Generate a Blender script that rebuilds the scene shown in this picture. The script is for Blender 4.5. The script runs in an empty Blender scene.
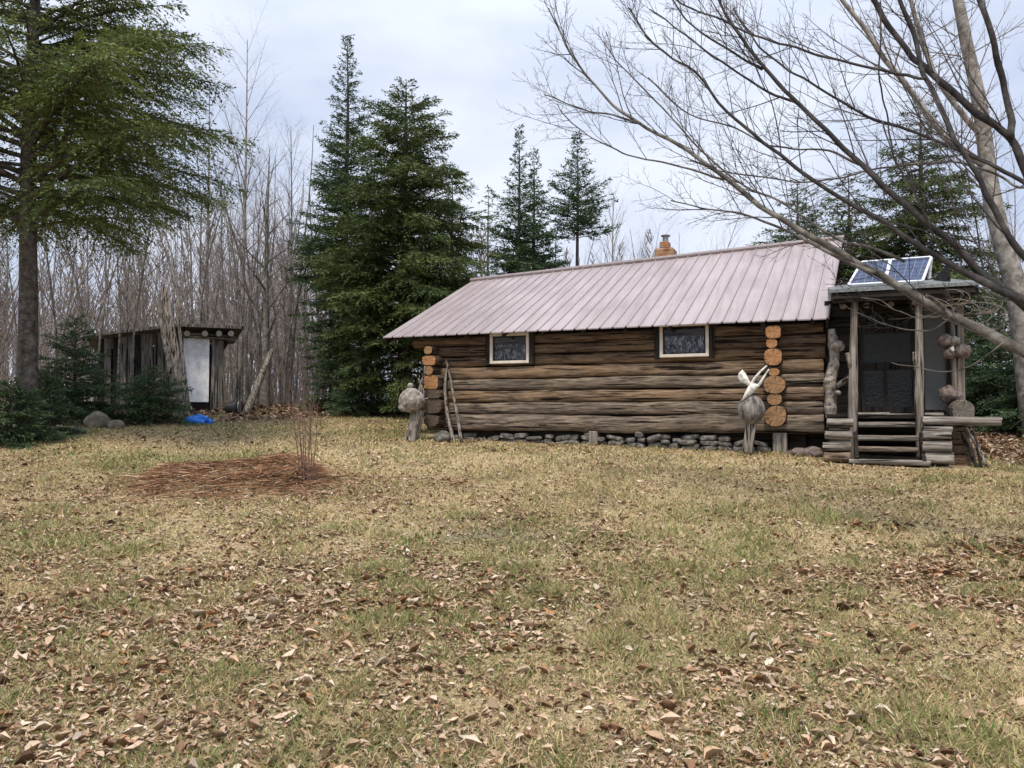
import bpy, math, random
import numpy as np
from mathutils import Vector, Matrix

rng = np.random.default_rng(11)
random.seed(11)
C = bpy.context.scene.collection
SC = bpy.context.scene

# ------------------------------------------------------------------ camera, sky, sun
FPX = 780.0
HOR = 412.0
EYE = 1.6
TH = math.atan((HOR - 384.0) / FPX)
cam_d = bpy.data.cameras.new("camera")
cam_d.sensor_width = 36.0
cam_d.lens = FPX / 1024.0 * 36.0
cam_d.clip_end = 2000.0
cam = bpy.data.objects.new("camera", cam_d)
cam.location = (0, 0, EYE)
cam.rotation_euler = (math.pi / 2 + TH, 0, 0)
C.objects.link(cam)
SC.camera = cam

SUN_EL = math.radians(60)
SUN_AZ = math.radians(196)      # clockwise from +Y: behind the camera, a little to the left
world = bpy.data.worlds.new("World")
SC.world = world
world.use_nodes = True
wt = world.node_tree
wt.nodes.clear()
wo = wt.nodes.new("ShaderNodeOutputWorld")
bg = wt.nodes.new("ShaderNodeBackground")
bg.inputs["Strength"].default_value = 0.1
sky = wt.nodes.new("ShaderNodeTexSky")
sky.sky_type = 'NISHITA'
sky.sun_disc = False
sky.sun_elevation = SUN_EL
sky.sun_rotation = SUN_AZ
sky.dust_density = 2.0
tc = wt.nodes.new("ShaderNodeTexCoord")
mp = wt.nodes.new("ShaderNodeMapping")
mp.inputs["Scale"].default_value = (1.0, 1.0, 2.6)
nz = wt.nodes.new("ShaderNodeTexNoise")
nz.inputs["Scale"].default_value = 2.3
nz.inputs["Detail"].default_value = 6.0
nz.inputs["Roughness"].default_value = 0.5
rp = wt.nodes.new("ShaderNodeValToRGB")
rp.color_ramp.elements[0].position = 0.38
rp.color_ramp.elements[0].color = (0.52, 0.595, 0.77, 1)
rp.color_ramp.elements[1].position = 0.63
rp.color_ramp.elements[1].color = (0.785, 0.835, 0.945, 1)
sc_ = wt.nodes.new("ShaderNodeVectorMath"); sc_.operation = 'SCALE'
sc_.inputs["Scale"].default_value = 8.3
mx = wt.nodes.new("ShaderNodeMixRGB")
mx.inputs[0].default_value = 0.93
L = wt.links.new
L(tc.outputs["Generated"], mp.inputs["Vector"])
L(mp.outputs[0], nz.inputs["Vector"])
L(nz.outputs["Fac"], rp.inputs[0])
L(rp.outputs[0], sc_.inputs[0])
L(sky.outputs[0], mx.inputs[1])
L(sc_.outputs[0], mx.inputs[2])
sx = wt.nodes.new("ShaderNodeSeparateXYZ")
L(tc.outputs["Generated"], sx.inputs[0])
mr = wt.nodes.new("ShaderNodeMapRange")            # an overcast sky is brighter overhead than near the horizon
mr.inputs["From Min"].default_value = 0.40; mr.inputs["From Max"].default_value = 1.0
mr.inputs["To Min"].default_value = 1.0; mr.inputs["To Max"].default_value = 1.9
L(sx.outputs["Z"], mr.inputs["Value"])
gm_ = wt.nodes.new("ShaderNodeVectorMath"); gm_.operation = 'SCALE'
L(mx.outputs[0], gm_.inputs[0]); L(mr.outputs[0], gm_.inputs["Scale"])
L(gm_.outputs[0], bg.inputs["Color"])
L(bg.outputs[0], wo.inputs["Surface"])

sd = bpy.data.lights.new("sun", 'SUN')
sd.energy = 2.3
sd.angle = math.radians(10)
sd.color = (1.0, 0.90, 0.76)
sun = bpy.data.objects.new("sun", sd)
_dir = Vector((math.sin(SUN_AZ) * math.cos(SUN_EL), math.cos(SUN_AZ) * math.cos(SUN_EL), math.sin(SUN_EL)))
sun.rotation_euler = _dir.to_track_quat('Z', 'Y').to_euler()
sun.location = (0, -10, 30)
C.objects.link(sun)

SC.view_settings.view_transform = 'Standard'
SC.view_settings.look = 'None'
SC.view_settings.gamma = 1.0
SC.view_settings.exposure = 0.54
SC.view_settings.use_curve_mapping = False

# ------------------------------------------------------------------ helpers: noise, projection, ground height
def _hash(ix, iy, iz):
    h = (ix.astype(np.int64) * 374761393 + iy.astype(np.int64) * 668265263 + iz.astype(np.int64) * 2147483647) & 0xFFFFFFFF
    h = ((h ^ (h >> 13)) * 1274126177) & 0xFFFFFFFF
    h = (h ^ (h >> 16)) & 0xFFFFFFFF
    return h / 4294967295.0

def vnoise(x, y, z=0.0):
    x, y, z = np.broadcast_arrays(np.asarray(x, float), np.asarray(y, float), np.asarray(z, float))
    ix, iy, iz = np.floor(x), np.floor(y), np.floor(z)
    fx, fy, fz = x - ix, y - iy, z - iz
    fx, fy, fz = [f * f * (3 - 2 * f) for f in (fx, fy, fz)]
    r = 0
    for a in (0, 1):
        for b in (0, 1):
            for c in (0, 1):
                w = (fx if a else 1 - fx) * (fy if b else 1 - fy) * (fz if c else 1 - fz)
                r = r + w * _hash(ix + a, iy + b, iz + c)
    return r

def fbm(x, y, z=0.0, o=4):
    r, a, t = 0.0, 1.0, 0.0
    for k in range(o):
        r = r + a * vnoise(np.asarray(x) * 2 ** k + 17.3 * k, np.asarray(y) * 2 ** k - 9.1 * k, np.asarray(z) * 2 ** k)
        t += a
        a *= 0.5
    return r / t

def sstep(x, a, b):
    t = np.clip((np.asarray(x, float) - a) / (b - a), 0, 1)
    return t * t * (3 - 2 * t)

FWD = np.array([0, math.cos(TH), math.sin(TH)])
UPV = np.array([0, -math.sin(TH), math.cos(TH)])

def P(px, py, Y):
    """the world point at depth Y that is seen at a pixel of the photograph"""
    d = FWD + np.array([(px - 512) / FPX, 0, 0]) + UPV * (384 - py) / FPX
    return np.array([0, 0, EYE]) + d * (Y / d[1])

def gz(x, y):
    x = np.asarray(x, float); y = np.asarray(y, float)
    far = np.where(y > 21, (y - 21) - 1.5 * (1 - np.exp(-np.maximum(y - 21, 0) / 1.5)), 0)
    z = 0.072 * (y - far)
    z = z + 0.03 * np.clip(-x - 2, 0, 7) * sstep(y, 6, 14)
    z = z + 0.06 * (fbm(x * 0.5, y * 0.5, 3.1, 3) - 0.5) * sstep(np.hypot(x, y), 0, 4)
    # the hollow, raised ring of needles left of the middle
    r = np.hypot((x + 3.42) / 1.0, (y - 9.75) / 1.0)
    z = z + 0.21 * np.exp(-((r - 0.86) / 0.15) ** 2) * np.clip(1.5 * fbm(x * 2.2, y * 2.2, 1.7, 2) - 0.05, 0.45, 1.0) - 0.05 * np.exp(-(r / 0.5) ** 2)
    return z

def G(px, py):
    """the ground point seen at a pixel"""
    d = FWD + np.array([(px - 512) / FPX, 0, 0]) + UPV * (384 - py) / FPX
    d = d / d[1]
    Ys = np.linspace(2, 60, 4000)
    zz = EYE + d[2] * Ys
    k = np.argmax(zz <= gz(d[0] * Ys, Ys))
    Y = Ys[k] if k > 0 else 30.0
    return np.array([d[0] * Y, Y, float(gz(d[0] * Y, Y))])

# ------------------------------------------------------------------ helpers: meshes and objects
class MB:
    def __init__(self):
        self.v = []; self.f = {}; self.n = 0; self.col = []
    def add(self, v, f, col=None, m=0):
        """v (n,3), f: array (m,k) or list of such arrays"""
        v = np.asarray(v, float).reshape(-1, 3)
        if not isinstance(f, list):
            f = [f]
        for a in f:
            a = np.asarray(a, int)
            if a.size:
                self.f.setdefault((a.shape[1], m), []).append(a + self.n)
        self.v.append(v); self.n += len(v)
        if col is None:
            col = np.ones((len(v), 3))
        self.col.append(np.broadcast_to(np.asarray(col, float), (len(v), 3)))
        return self
    def mesh(self, name, mats, smooth=False):
        V = np.concatenate(self.v)
        me = bpy.data.meshes.new(name)
        loops, tot, mi = [], [], []
        for (k, m), arrs in self.f.items():
            a = np.concatenate(arrs)
            loops.append(a.ravel()); tot.append(np.full(len(a), k)); mi.append(np.full(len(a), m))
        loops = np.concatenate(loops); tot = np.concatenate(tot); mi = np.concatenate(mi)
        me.vertices.add(len(V)); me.vertices.foreach_set("co", V.astype(np.float32).ravel())
        me.loops.add(len(loops)); me.loops.foreach_set("vertex_index", loops.astype(np.int32))
        me.polygons.add(len(tot))
        st = np.concatenate([[0], np.cumsum(tot)[:-1]])
        me.polygons.foreach_set("loop_start", st.astype(np.int32))
        me.polygons.foreach_set("loop_total", tot.astype(np.int32))
        me.polygons.foreach_set("material_index", mi.astype(np.int32))
        me.polygons.foreach_set("use_smooth", np.full(len(tot), bool(smooth)))
        ca = me.color_attributes.new("tint", 'FLOAT_COLOR', 'POINT')
        cc = np.ones((len(V), 4), np.float32); cc[:, :3] = np.concatenate(self.col)
        ca.data.foreach_set("color", cc.ravel())
        for m in (mats if isinstance(mats, (list, tuple)) else [mats]):
            me.materials.append(m)
        me.update(calc_edges=True)
        me.validate()
        return me
    def build(self, name, mats, parent=None, smooth=False, loc=None):
        o = bpy.data.objects.new(name, self.mesh(name, mats, smooth))
        C.objects.link(o)
        if parent is not None:
            o.parent = parent
        if loc is not None:
            o.location = loc
        return o

def tag(o, label, cat, group=None, kind=None):
    o["label"] = label
    o["category"] = cat
    if group:
        o["group"] = group
    if kind:
        o["kind"] = kind
    return o

def thing(name, label, cat, loc=(0, 0, 0), rz=0.0, group=None):
    o = bpy.data.objects.new(name, None)
    o.empty_display_size = 0.2
    o.location = tuple(float(a) for a in loc); o.rotation_euler = (0, 0, rz)
    C.objects.link(o)
    return tag(o, label, cat, group)

def kidmap():
    m = {}
    for o in bpy.data.objects:
        if o.parent:
            m.setdefault(o.parent.name, []).append(o)
    return m

def dup(root, kids, loc, rz=0.0, scale=1.0, label=None):
    r = root.copy(); C.objects.link(r)
    r.location = tuple(float(a) for a in loc); r.rotation_euler = (0, 0, rz)
    r.scale = (scale, scale, scale) if not hasattr(scale, '__len__') else scale
    if label:
        r["label"] = label
    for ch in kids:
        c = ch.copy(); C.objects.link(c); c.parent = r
    return r

def tube(pts, rad, sides=6, cap=True):
    pts = np.asarray(pts, float); n = len(pts)
    rad = np.broadcast_to(np.asarray(rad, float), (n,))
    t = np.gradient(pts, axis=0)
    t /= np.linalg.norm(t, axis=1, keepdims=True) + 1e-12
    mt = t.mean(0)
    ref = np.eye(3)[np.argmin(np.abs(mt))]
    a = np.cross(t, ref); a /= np.linalg.norm(a, axis=1, keepdims=True) + 1e-12
    b = np.cross(t, a)
    th = np.arange(sides) * 2 * math.pi / sides
    ring = a[:, None, :] * np.cos(th)[None, :, None] + b[:, None, :] * np.sin(th)[None, :, None]
    V = (pts[:, None, :] + ring * rad[:, None, None]).reshape(-1, 3)
    i = np.arange(n - 1)[:, None] * sides; j = np.arange(sides)[None, :]; j2 = (j + 1) % sides
    F = np.stack([i + j, i + j2, i + sides + j2, i + sides + j], -1).reshape(-1, 4)
    fs = [F]
    if cap:
        fs.append(np.arange(sides)[None, ::-1])
        fs.append((np.arange(sides) + (n - 1) * sides)[None, :])
    return V, fs

def knotty(pts, rad, sides=12, amp=0.18, freq=9.0, seed=0, res=10):
    """a tube through control points with an uneven, knotty skin"""
    pts = np.asarray(pts, float); rad = np.broadcast_to(np.asarray(rad, float), (len(pts),))
    m = (len(pts) - 1) * res + 1
    s0 = np.arange(len(pts)); s = np.linspace(0, len(pts) - 1, m)
    q = np.stack([np.interp(s, s0, pts[:, k]) for k in range(3)], 1)
    k = np.array([1, 2, 3, 2, 1]) / 9.0
    if m > 8:
        qq = q.copy()
        for c in range(3):
            qq[2:-2, c] = np.convolve(q[:, c], k, 'valid')
        q = qq
    r = np.interp(s, s0, rad)
    V, F = tube(q, r, sides)
    cen = np.repeat(q, sides, 0)
    d = V - cen
    nn = fbm(V[:, 0] * freq + seed, V[:, 1] * freq, V[:, 2] * freq, 3) - 0.5
    V = cen + d * (1 + amp * 2 * nn)[:, None]
    return V, F

def box(x0, x1, y0, y1, z0, z1):
    V = np.array([[x, y, z] for z in (z0, z1) for y in (y0, y1) for x in (x0, x1)], float)
    F = np.array([[0, 2, 3, 1], [4, 5, 7, 6], [0, 1, 5, 4], [2, 6, 7, 3], [0, 4, 6, 2], [1, 3, 7, 5]])
    return V, F

def bevbox(x0, x1, y0, y1, z0, z1, b=0.01):
    """box with chamfered edges along its longest axis and shrunk ends"""
    V, F = box(-1, 1, -1, 1, -1, 1)
    import bmesh
    bm = bmesh.new()
    bmesh.ops.create_cube(bm, size=2.0)
    h = np.array([(x1 - x0) / 2, (y1 - y0) / 2, (z1 - z0) / 2]); c = np.array([(x1 + x0) / 2, (y1 + y0) / 2, (z1 + z0) / 2])
    for v in bm.verts:
        v.co = Vector(np.array(v.co) * h + c)
    bmesh.ops.bevel(bm, geom=list(bm.edges), offset=min(b, h.min() * 0.6), segments=1, affect='EDGES')
    V = np.array([v.co[:] for v in bm.verts]); fs = {}
    bm.verts.index_update()
    for f in bm.faces:
        fs.setdefault(len(f.verts), []).append([v.index for v in f.verts])
    bm.free()
    return V, [np.array(a) for a in fs.values()]

def board(p0, p1, w, t, n=(0, -1, 0)):
    """a plank from p0 to p1; w across, t along the facing n"""
    p0 = np.asarray(p0, float); p1 = np.asarray(p1, float); n = np.asarray(n, float)
    d = p1 - p0; d /= np.linalg.norm(d)
    s = np.cross(d, n); s /= np.linalg.norm(s); n2 = np.cross(s, d)
    V = np.array([p + s * a * w / 2 + n2 * b * t / 2 for p in (p0, p1) for a, b in ((-1, -1), (1, -1), (1, 1), (-1, 1))])
    F = np.array([[3, 2, 1, 0], [4, 5, 6, 7], [0, 1, 5, 4], [1, 2, 6, 5], [2, 3, 7, 6], [3, 0, 4, 7]])
    return V, F

def ico(sub=3):
    import bmesh
    bm = bmesh.new(); bmesh.ops.create_icosphere(bm, subdivisions=sub, radius=1.0)
    V = np.array([v.co[:] for v in bm.verts]); F = np.array([[v.index for v in f.verts] for f in bm.faces]); bm.free()
    return V, F
ICO3 = ico(3); ICO2 = ico(2)

def lump(c, r, amp=0.25, freq=1.6, seed=0.0, sub=3):
    V, F = (ICO3 if sub == 3 else ICO2)
    n = fbm(V[:, 0] * freq + seed, V[:, 1] * freq + 3.3, V[:, 2] * freq - seed, 3) - 0.5
    return V * (1 + 2 * amp * n)[:, None] * np.asarray(r, float) + np.asarray(c, float), F

def hewn(x0, x1, yc, ry, z0, z1, seed=0, n=90, m=18, sq=3.0, taper=0.0):
    """a hewn log lying along local x"""
    x = np.linspace(x0, x1, n)
    th = np.arange(m) * 2 * math.pi / m + math.pi / m
    cz = (z0 + z1) / 2; rz = (z1 - z0) / 2
    ct, st = np.cos(th), np.sin(th)
    ey = np.sign(ct) * np.abs(ct) ** (2 / sq); ez = np.sign(st) * np.abs(st) ** (2 / sq)
    X, T = np.meshgrid(x, np.arange(m), indexing='ij')
    rz_x = rz * (1 + 0.16 * (fbm(x * 1.1 + seed * 7.7, seed * 1.3, 0.5, 3) - 0.5) * 2)
    cz_x = cz + rz * 0.20 * (fbm(x * 0.7 + seed * 3.1, seed * 5.3, 9.5, 2) - 0.5) * 2
    cy_x = yc + 0.03 * (fbm(x * 0.8 + seed * 2.9, seed * 1.7, 4.5, 2) - 0.5) * 2
    rr = 1 + 0.17 * (fbm(X * 2.6 + seed, T * 0.9 + seed * 3, seed * 1.0, 4) - 0.5) * 2
    tp = 1 + taper * (X - x0) / (x1 - x0)
    V = np.stack([X + 0.0 * T, cy_x[:, None] + ry * ey[None] * rr * tp, cz_x[:, None] + rz_x[:, None] * ez[None] * rr * tp], -1)
    # slightly rough sawn ends
    V[0, :, 0] += 0.02 * (rng.random(m) - 0.5); V[-1, :, 0] += 0.02 * (rng.random(m) - 0.5)
    i = np.arange(n - 1)[:, None] * m; j = np.arange(m)[None]; j2 = (j + 1) % m
    F = np.stack([i + j, i + m + j, i + m + j2, i + j2], -1).reshape(-1, 4)
    return V.reshape(-1, 3), F, np.arange(m)[None, :], (np.arange(m) + (n - 1) * m)[None, ::-1]

# ------------------------------------------------------------------ materials
def new_mat(name):
    m = bpy.data.materials.new(name); m.use_nodes = True
    nt = m.node_tree
    b = nt.nodes["Principled BSDF"]
    return m, nt, b

def N(nt, kind, **kw):
    n = nt.nodes.new(kind)
    for k, v in kw.items():
        if k in n.inputs:
            n.inputs[k].default_value = v
        else:
            setattr(n, k, v)
    return n

def ramp(nt, stops):
    r = nt.nodes.new("ShaderNodeValToRGB"); e = r.color_ramp.elements
    while len(e) < len(stops):
        e.new(0.5)
    for k, (p, c) in enumerate(stops):
        e[k].position = p; e[k].color = (c[0], c[1], c[2], 1)
    return r

def mixc(nt, a, b, fac, mode='MIX'):
    m = nt.nodes.new("ShaderNodeMixRGB"); m.blend_type = mode
    for s, v in ((1, a), (2, b), (0, fac)):
        if hasattr(v, 'links') or hasattr(v, 'is_linked'):
            nt.links.new(v, m.inputs[s])
        else:
            m.inputs[s].default_value = v if not isinstance(v, tuple) else (*v, 1)
    return m.outputs[0]

def objcoord(nt, scale):
    t = nt.nodes.new("ShaderNodeTexCoord"); oi = nt.nodes.new("ShaderNodeObjectInfo")
    mul = nt.nodes.new("ShaderNodeMath"); mul.operation = 'MULTIPLY'; mul.inputs[1].default_value = 37.0
    nt.links.new(oi.outputs["Random"], mul.inputs[0])
    ad = nt.nodes.new("ShaderNodeVectorMath"); ad.operation = 'ADD'
    nt.links.new(t.outputs["Object"], ad.inputs[0]); nt.links.new(mul.outputs[0], ad.inputs[1])
    mp = nt.nodes.new("ShaderNodeMapping"); mp.inputs["Scale"].default_value = scale
    nt.links.new(ad.outputs[0], mp.inputs["Vector"])
    return mp.outputs[0]

def wood(name, dark, mid, light, axis=0, stain=None, stain_amt=0.5, bump=0.5, along=2.6, across=26.0, rough=0.85, crack=0.37):
    m, nt, b = new_mat(name)
    s = [across] * 3; s[axis] = along
    co = objcoord(nt, s)
    n1 = N(nt, "ShaderNodeTexNoise", Scale=1.0, Detail=7.0, Roughness=0.62, Distortion=0.5)
    nt.links.new(co, n1.inputs["Vector"])
    r1 = ramp(nt, [(0.33, dark), (0.47, mid), (0.68, light)])
    nt.links.new(n1.outputs["Fac"], r1.inputs[0])
    col = r1.outputs[0]
    s2 = [1.6] * 3; s2[axis] = 0.7
    co2 = objcoord(nt, s2)
    n2 = N(nt, "ShaderNodeTexNoise", Scale=1.6, Detail=4.0, Roughness=0.6)
    nt.links.new(co2, n2.inputs["Vector"])
    if stain:
        r2 = ramp(nt, [(0.42, (0, 0, 0)), (0.62, (stain_amt,) * 3)])
        nt.links.new(n2.outputs["Fac"], r2.inputs[0])
        col = mixc(nt, col, stain, r2.outputs[0])
    # drying cracks
    s3 = [across * 1.1] * 3; s3[axis] = along * 0.35
    co3 = objcoord(nt, s3)
    n3 = N(nt, "ShaderNodeTexNoise", Scale=0.9, Detail=3.0, Roughness=0.5, Distortion=0.3)
    nt.links.new(co3, n3.inputs["Vector"])
    r3 = ramp(nt, [(crack, (0.06, 0.055, 0.05)), (crack + 0.06, (1, 1, 1))])
    nt.links.new(n3.outputs["Fac"], r3.inputs[0])
    col = mixc(nt, col, r3.outputs[0], 1.0, 'MULTIPLY')
    nt.links.new(col, b.inputs["Base Color"])
    b.inputs["Roughness"].default_value = rough
    b.inputs["Specular IOR Level"].default_value = 0.2
    mm = N(nt, "ShaderNodeMath", operation='ADD')
    nt.links.new(n1.outputs["Fac"], mm.inputs[0]); nt.links.new(r3.outputs[0], mm.inputs[1])
    bp = N(nt, "ShaderNodeBump", Strength=bump, Distance=0.02)
    nt.links.new(mm.outputs[0], bp.inputs["Height"]); nt.links.new(bp.outputs[0], b.inputs["Normal"])
    return m

def speckle(name, c0, c1, c2, scale=12.0, rough=0.85, bump=0.4, metallic=0.0, dist=0.01):
    m, nt, b = new_mat(name)
    co = objcoord(nt, (1, 1, 1))
    n1 = N(nt, "ShaderNodeTexNoise", Scale=scale, Detail=6.0, Roughness=0.65)
    nt.links.new(co, n1.inputs["Vector"])
    r1 = ramp(nt, [(0.34, c0), (0.5, c1), (0.66, c2)])
    nt.links.new(n1.outputs["Fac"], r1.inputs[0])
    nt.links.new(r1.outputs[0], b.inputs["Base Color"])
    b.inputs["Roughness"].default_value = rough; b.inputs["Metallic"].default_value = metallic
    b.inputs["Specular IOR Level"].default_value = 0.25
    bp = N(nt, "ShaderNodeBump", Strength=bump, Distance=dist)
    nt.links.new(n1.outputs["Fac"], bp.inputs["Height"]); nt.links.new(bp.outputs[0], b.inputs["Normal"])
    return m

def tinted(name, rough=0.7, spec=0.25, fine=0.0, fscale=60.0, transl=0.0):
    """a material that takes its colour from the thing's own 'tint' attribute, with a fine mottling"""
    m, nt, b = new_mat(name)
    a = N(nt, "ShaderNodeAttribute", attribute_name="tint")
    col = a.outputs["Color"]
    if fine:
        g = nt.nodes.new("ShaderNodeNewGeometry")
        n = N(nt, "ShaderNodeTexNoise", Scale=fscale, Detail=5.0, Roughness=0.7)
        nt.links.new(g.outputs["Position"], n.inputs["Vector"])
        r = ramp(nt, [(0.3, (1 - fine,) * 3), (0.7, (1 + fine,) * 3)])
        nt.links.new(n.outputs["Fac"], r.inputs[0])
        col = mixc(nt, col, r.outputs[0], 1.0, 'MULTIPLY')
        bp = N(nt, "ShaderNodeBump", Strength=0.6, Distance=0.03)
        nt.links.new(n.outputs["Fac"], bp.inputs["Height"]); nt.links.new(bp.outputs[0], b.inputs["Normal"])
    nt.links.new(col, b.inputs["Base Color"])
    b.inputs["Roughness"].default_value = rough
    b.inputs["Specular IOR Level"].default_value = spec
    if transl:
        tr = nt.nodes.new("ShaderNodeBsdfTranslucent"); nt.links.new(col, tr.inputs["Color"])
        ms = nt.nodes.new("ShaderNodeMixShader"); ms.inputs[0].default_value = transl
        out = nt.nodes["Material Output"]
        nt.links.new(b.outputs[0], ms.inputs[1]); nt.links.new(tr.outputs[0], ms.inputs[2]); nt.links.new(ms.outputs[0], out.inputs["Surface"])
    return m

def plain(name, c, rough=0.6, metallic=0.0, spec=0.4):
    return speckle(name, tuple(a * 0.82 for a in c), c, tuple(min(1, a * 1.12) for a in c), 9.0, rough, 0.12, metallic, 0.005)

M = {}
M['ground'] = tinted("soil and thatch", 0.95, 0.1, 0.55, 38.0)
M['grass'] = tinted("grass blade", 0.7, 0.2, transl=0.25)
M['leaf'] = tinted("dry leaf", 0.75, 0.25)
M['needle'] = tinted("conifer needle", 0.6, 0.3, transl=0.2)
M['strand'] = tinted("dead needle", 0.8, 0.2)
M['log_brown'] = wood("brown hewn log", (0.020, 0.013, 0.009), (0.085, 0.056, 0.037), (0.20, 0.138, 0.09), 0, (0.20, 0.125, 0.065), 0.5)
M['log_mid'] = wood("half weathered log", (0.024, 0.017, 0.012), (0.125, 0.090, 0.062), (0.31, 0.225, 0.155), 0, (0.26, 0.16, 0.085), 0.45)
M['log_grey'] = wood("weathered grey log", (0.024, 0.018, 0.013), (0.130, 0.100, 0.074), (0.33, 0.262, 0.20), 0, (0.09, 0.075, 0.062), 0.6)
M['grey_x'] = wood("silver grey pole", (0.04, 0.035, 0.03), (0.20, 0.178, 0.152), (0.44, 0.405, 0.35), 0, (0.12, 0.10, 0.085), 0.5)
M['grey_z'] = wood("silver grey post", (0.04, 0.033, 0.027), (0.175, 0.155, 0.133), (0.38, 0.345, 0.30), 2, (0.15, 0.115, 0.085), 0.45, along=2.0)
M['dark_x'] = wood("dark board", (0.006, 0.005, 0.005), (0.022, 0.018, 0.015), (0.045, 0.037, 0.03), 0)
M['dark_z'] = wood("dark upright", (0.007, 0.006, 0.006), (0.020, 0.017, 0.014), (0.042, 0.035, 0.029), 2)
M['plank_z'] = wood("grey shed plank", (0.03, 0.027, 0.024), (0.14, 0.125, 0.11), (0.32, 0.295, 0.265), 2, (0.08, 0.065, 0.05), 0.5)
M['burl'] = speckle("weathered burl", (0.09, 0.075, 0.062), (0.25, 0.22, 0.19), (0.42, 0.38, 0.34), 14.0, 0.8, 0.8, dist=0.03)
M['burl_red'] = speckle("reddish burl", (0.06, 0.043, 0.036), (0.145, 0.112, 0.10), (0.27, 0.225, 0.20), 15.0, 0.75, 0.8, dist=0.03)
M['stone'] = speckle("field stone", (0.045, 0.041, 0.036), (0.115, 0.105, 0.095), (0.25, 0.235, 0.21), 11.0, 0.9, 0.6, dist=0.02)
M['rock'] = speckle("pale boulder", (0.10, 0.085, 0.065), (0.19, 0.165, 0.125), (0.30, 0.265, 0.21), 7.0, 0.9, 0.7, dist=0.03)
M['bleached'] = speckle("bleached bone white", (0.34, 0.31, 0.27), (0.66, 0.64, 0.60), (0.80, 0.78, 0.75), 18.0, 0.8, 0.7, dist=0.01)
M['frame'] = plain("cream window paint", (0.62, 0.56, 0.49), 0.6)
M['bark'] = speckle("grey bark", (0.06, 0.052, 0.046), (0.15, 0.135, 0.12), (0.27, 0.25, 0.225), 9.0, 0.9, 0.8, dist=0.02)
M['bark_con'] = speckle("conifer bark", (0.03, 0.026, 0.022), (0.075, 0.064, 0.055), (0.15, 0.135, 0.12), 9.0, 0.9, 0.9, dist=0.02)
M['twig'] = plain("thicket twig", (0.165, 0.132, 0.112), 0.85)
M['twig_pale'] = plain("pale far twig", (0.27, 0.235, 0.225), 0.85)
M['maple'] = speckle("smooth maple bark", (0.035, 0.031, 0.027), (0.105, 0.094, 0.081), (0.215, 0.20, 0.175), 7.0, 0.85, 0.6, dist=0.012)
M['maple_dark'] = speckle("dark maple bark", (0.016, 0.014, 0.014), (0.036, 0.032, 0.031), (0.085, 0.077, 0.07), 7.0, 0.85, 0.6, dist=0.012)
M['maple_twig'] = plain("maple twig", (0.058, 0.049, 0.048), 0.8)
M['pale_trunk'] = speckle("pale grey trunk", (0.10, 0.09, 0.078), (0.22, 0.20, 0.178), (0.36, 0.34, 0.31), 6.0, 0.9, 0.7, dist=0.015)
M['roofing'] = speckle("grey roll roofing", (0.10, 0.11, 0.112), (0.16, 0.172, 0.172), (0.22, 0.235, 0.235), 18.0, 0.85, 0.3)
M['alu'] = plain("aluminium", (0.72, 0.73, 0.74), 0.35, 0.6)
M['steel'] = plain("dull flue steel", (0.28, 0.28, 0.27), 0.45, 0.7)
M['barrel'] = plain("dark bucket metal", (0.06, 0.06, 0.062), 0.5, 0.4)
M['white_tarp'] = plain("white plastic sheet", (0.80, 0.81, 0.83), 0.45)
M['blue_tarp'] = plain("blue tarpaulin", (0.03, 0.20, 0.68), 0.4)
M['vine'] = plain("dry vine", (0.17, 0.145, 0.12), 0.85)
M['shrub'] = plain("reddish twig", (0.17, 0.105, 0.08), 0.8)

def mk_roof():
    m, nt, b = new_mat("mauve metal roofing")
    co = objcoord(nt, (1, 1, 1))
    n = N(nt, "ShaderNodeTexNoise", Scale=0.9, Detail=5.0, Roughness=0.6); nt.links.new(co, n.inputs["Vector"])
    r = ramp(nt, [(0.35, (0.285, 0.240, 0.242)), (0.65, (0.35, 0.300, 0.303))]); nt.links.new(n.outputs["Fac"], r.inputs[0])
    n2 = N(nt, "ShaderNodeTexNoise", Scale=1.0, Detail=4.0, Roughness=0.6)
    co2 = objcoord(nt, (9, 0.8, 0.8)); nt.links.new(co2, n2.inputs["Vector"])
    r2 = ramp(nt, [(0.30, (0.78, 0.76, 0.74)), (0.6, (1.04,) * 3)]); nt.links.new(n2.outputs["Fac"], r2.inputs[0])
    col = mixc(nt, r.outputs[0], r2.outputs[0], 1.0, 'MULTIPLY')
    nt.links.new(col, b.inputs["Base Color"])
    b.inputs["Roughness"].default_value = 0.42; b.inputs["Specular IOR Level"].default_value = 0.45
    return m
M['roof'] = mk_roof()
M['rib'] = plain("rib shade mauve", (0.255, 0.212, 0.213), 0.5)  # darker roof mauve, shade of the rib sides put into the colour

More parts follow.
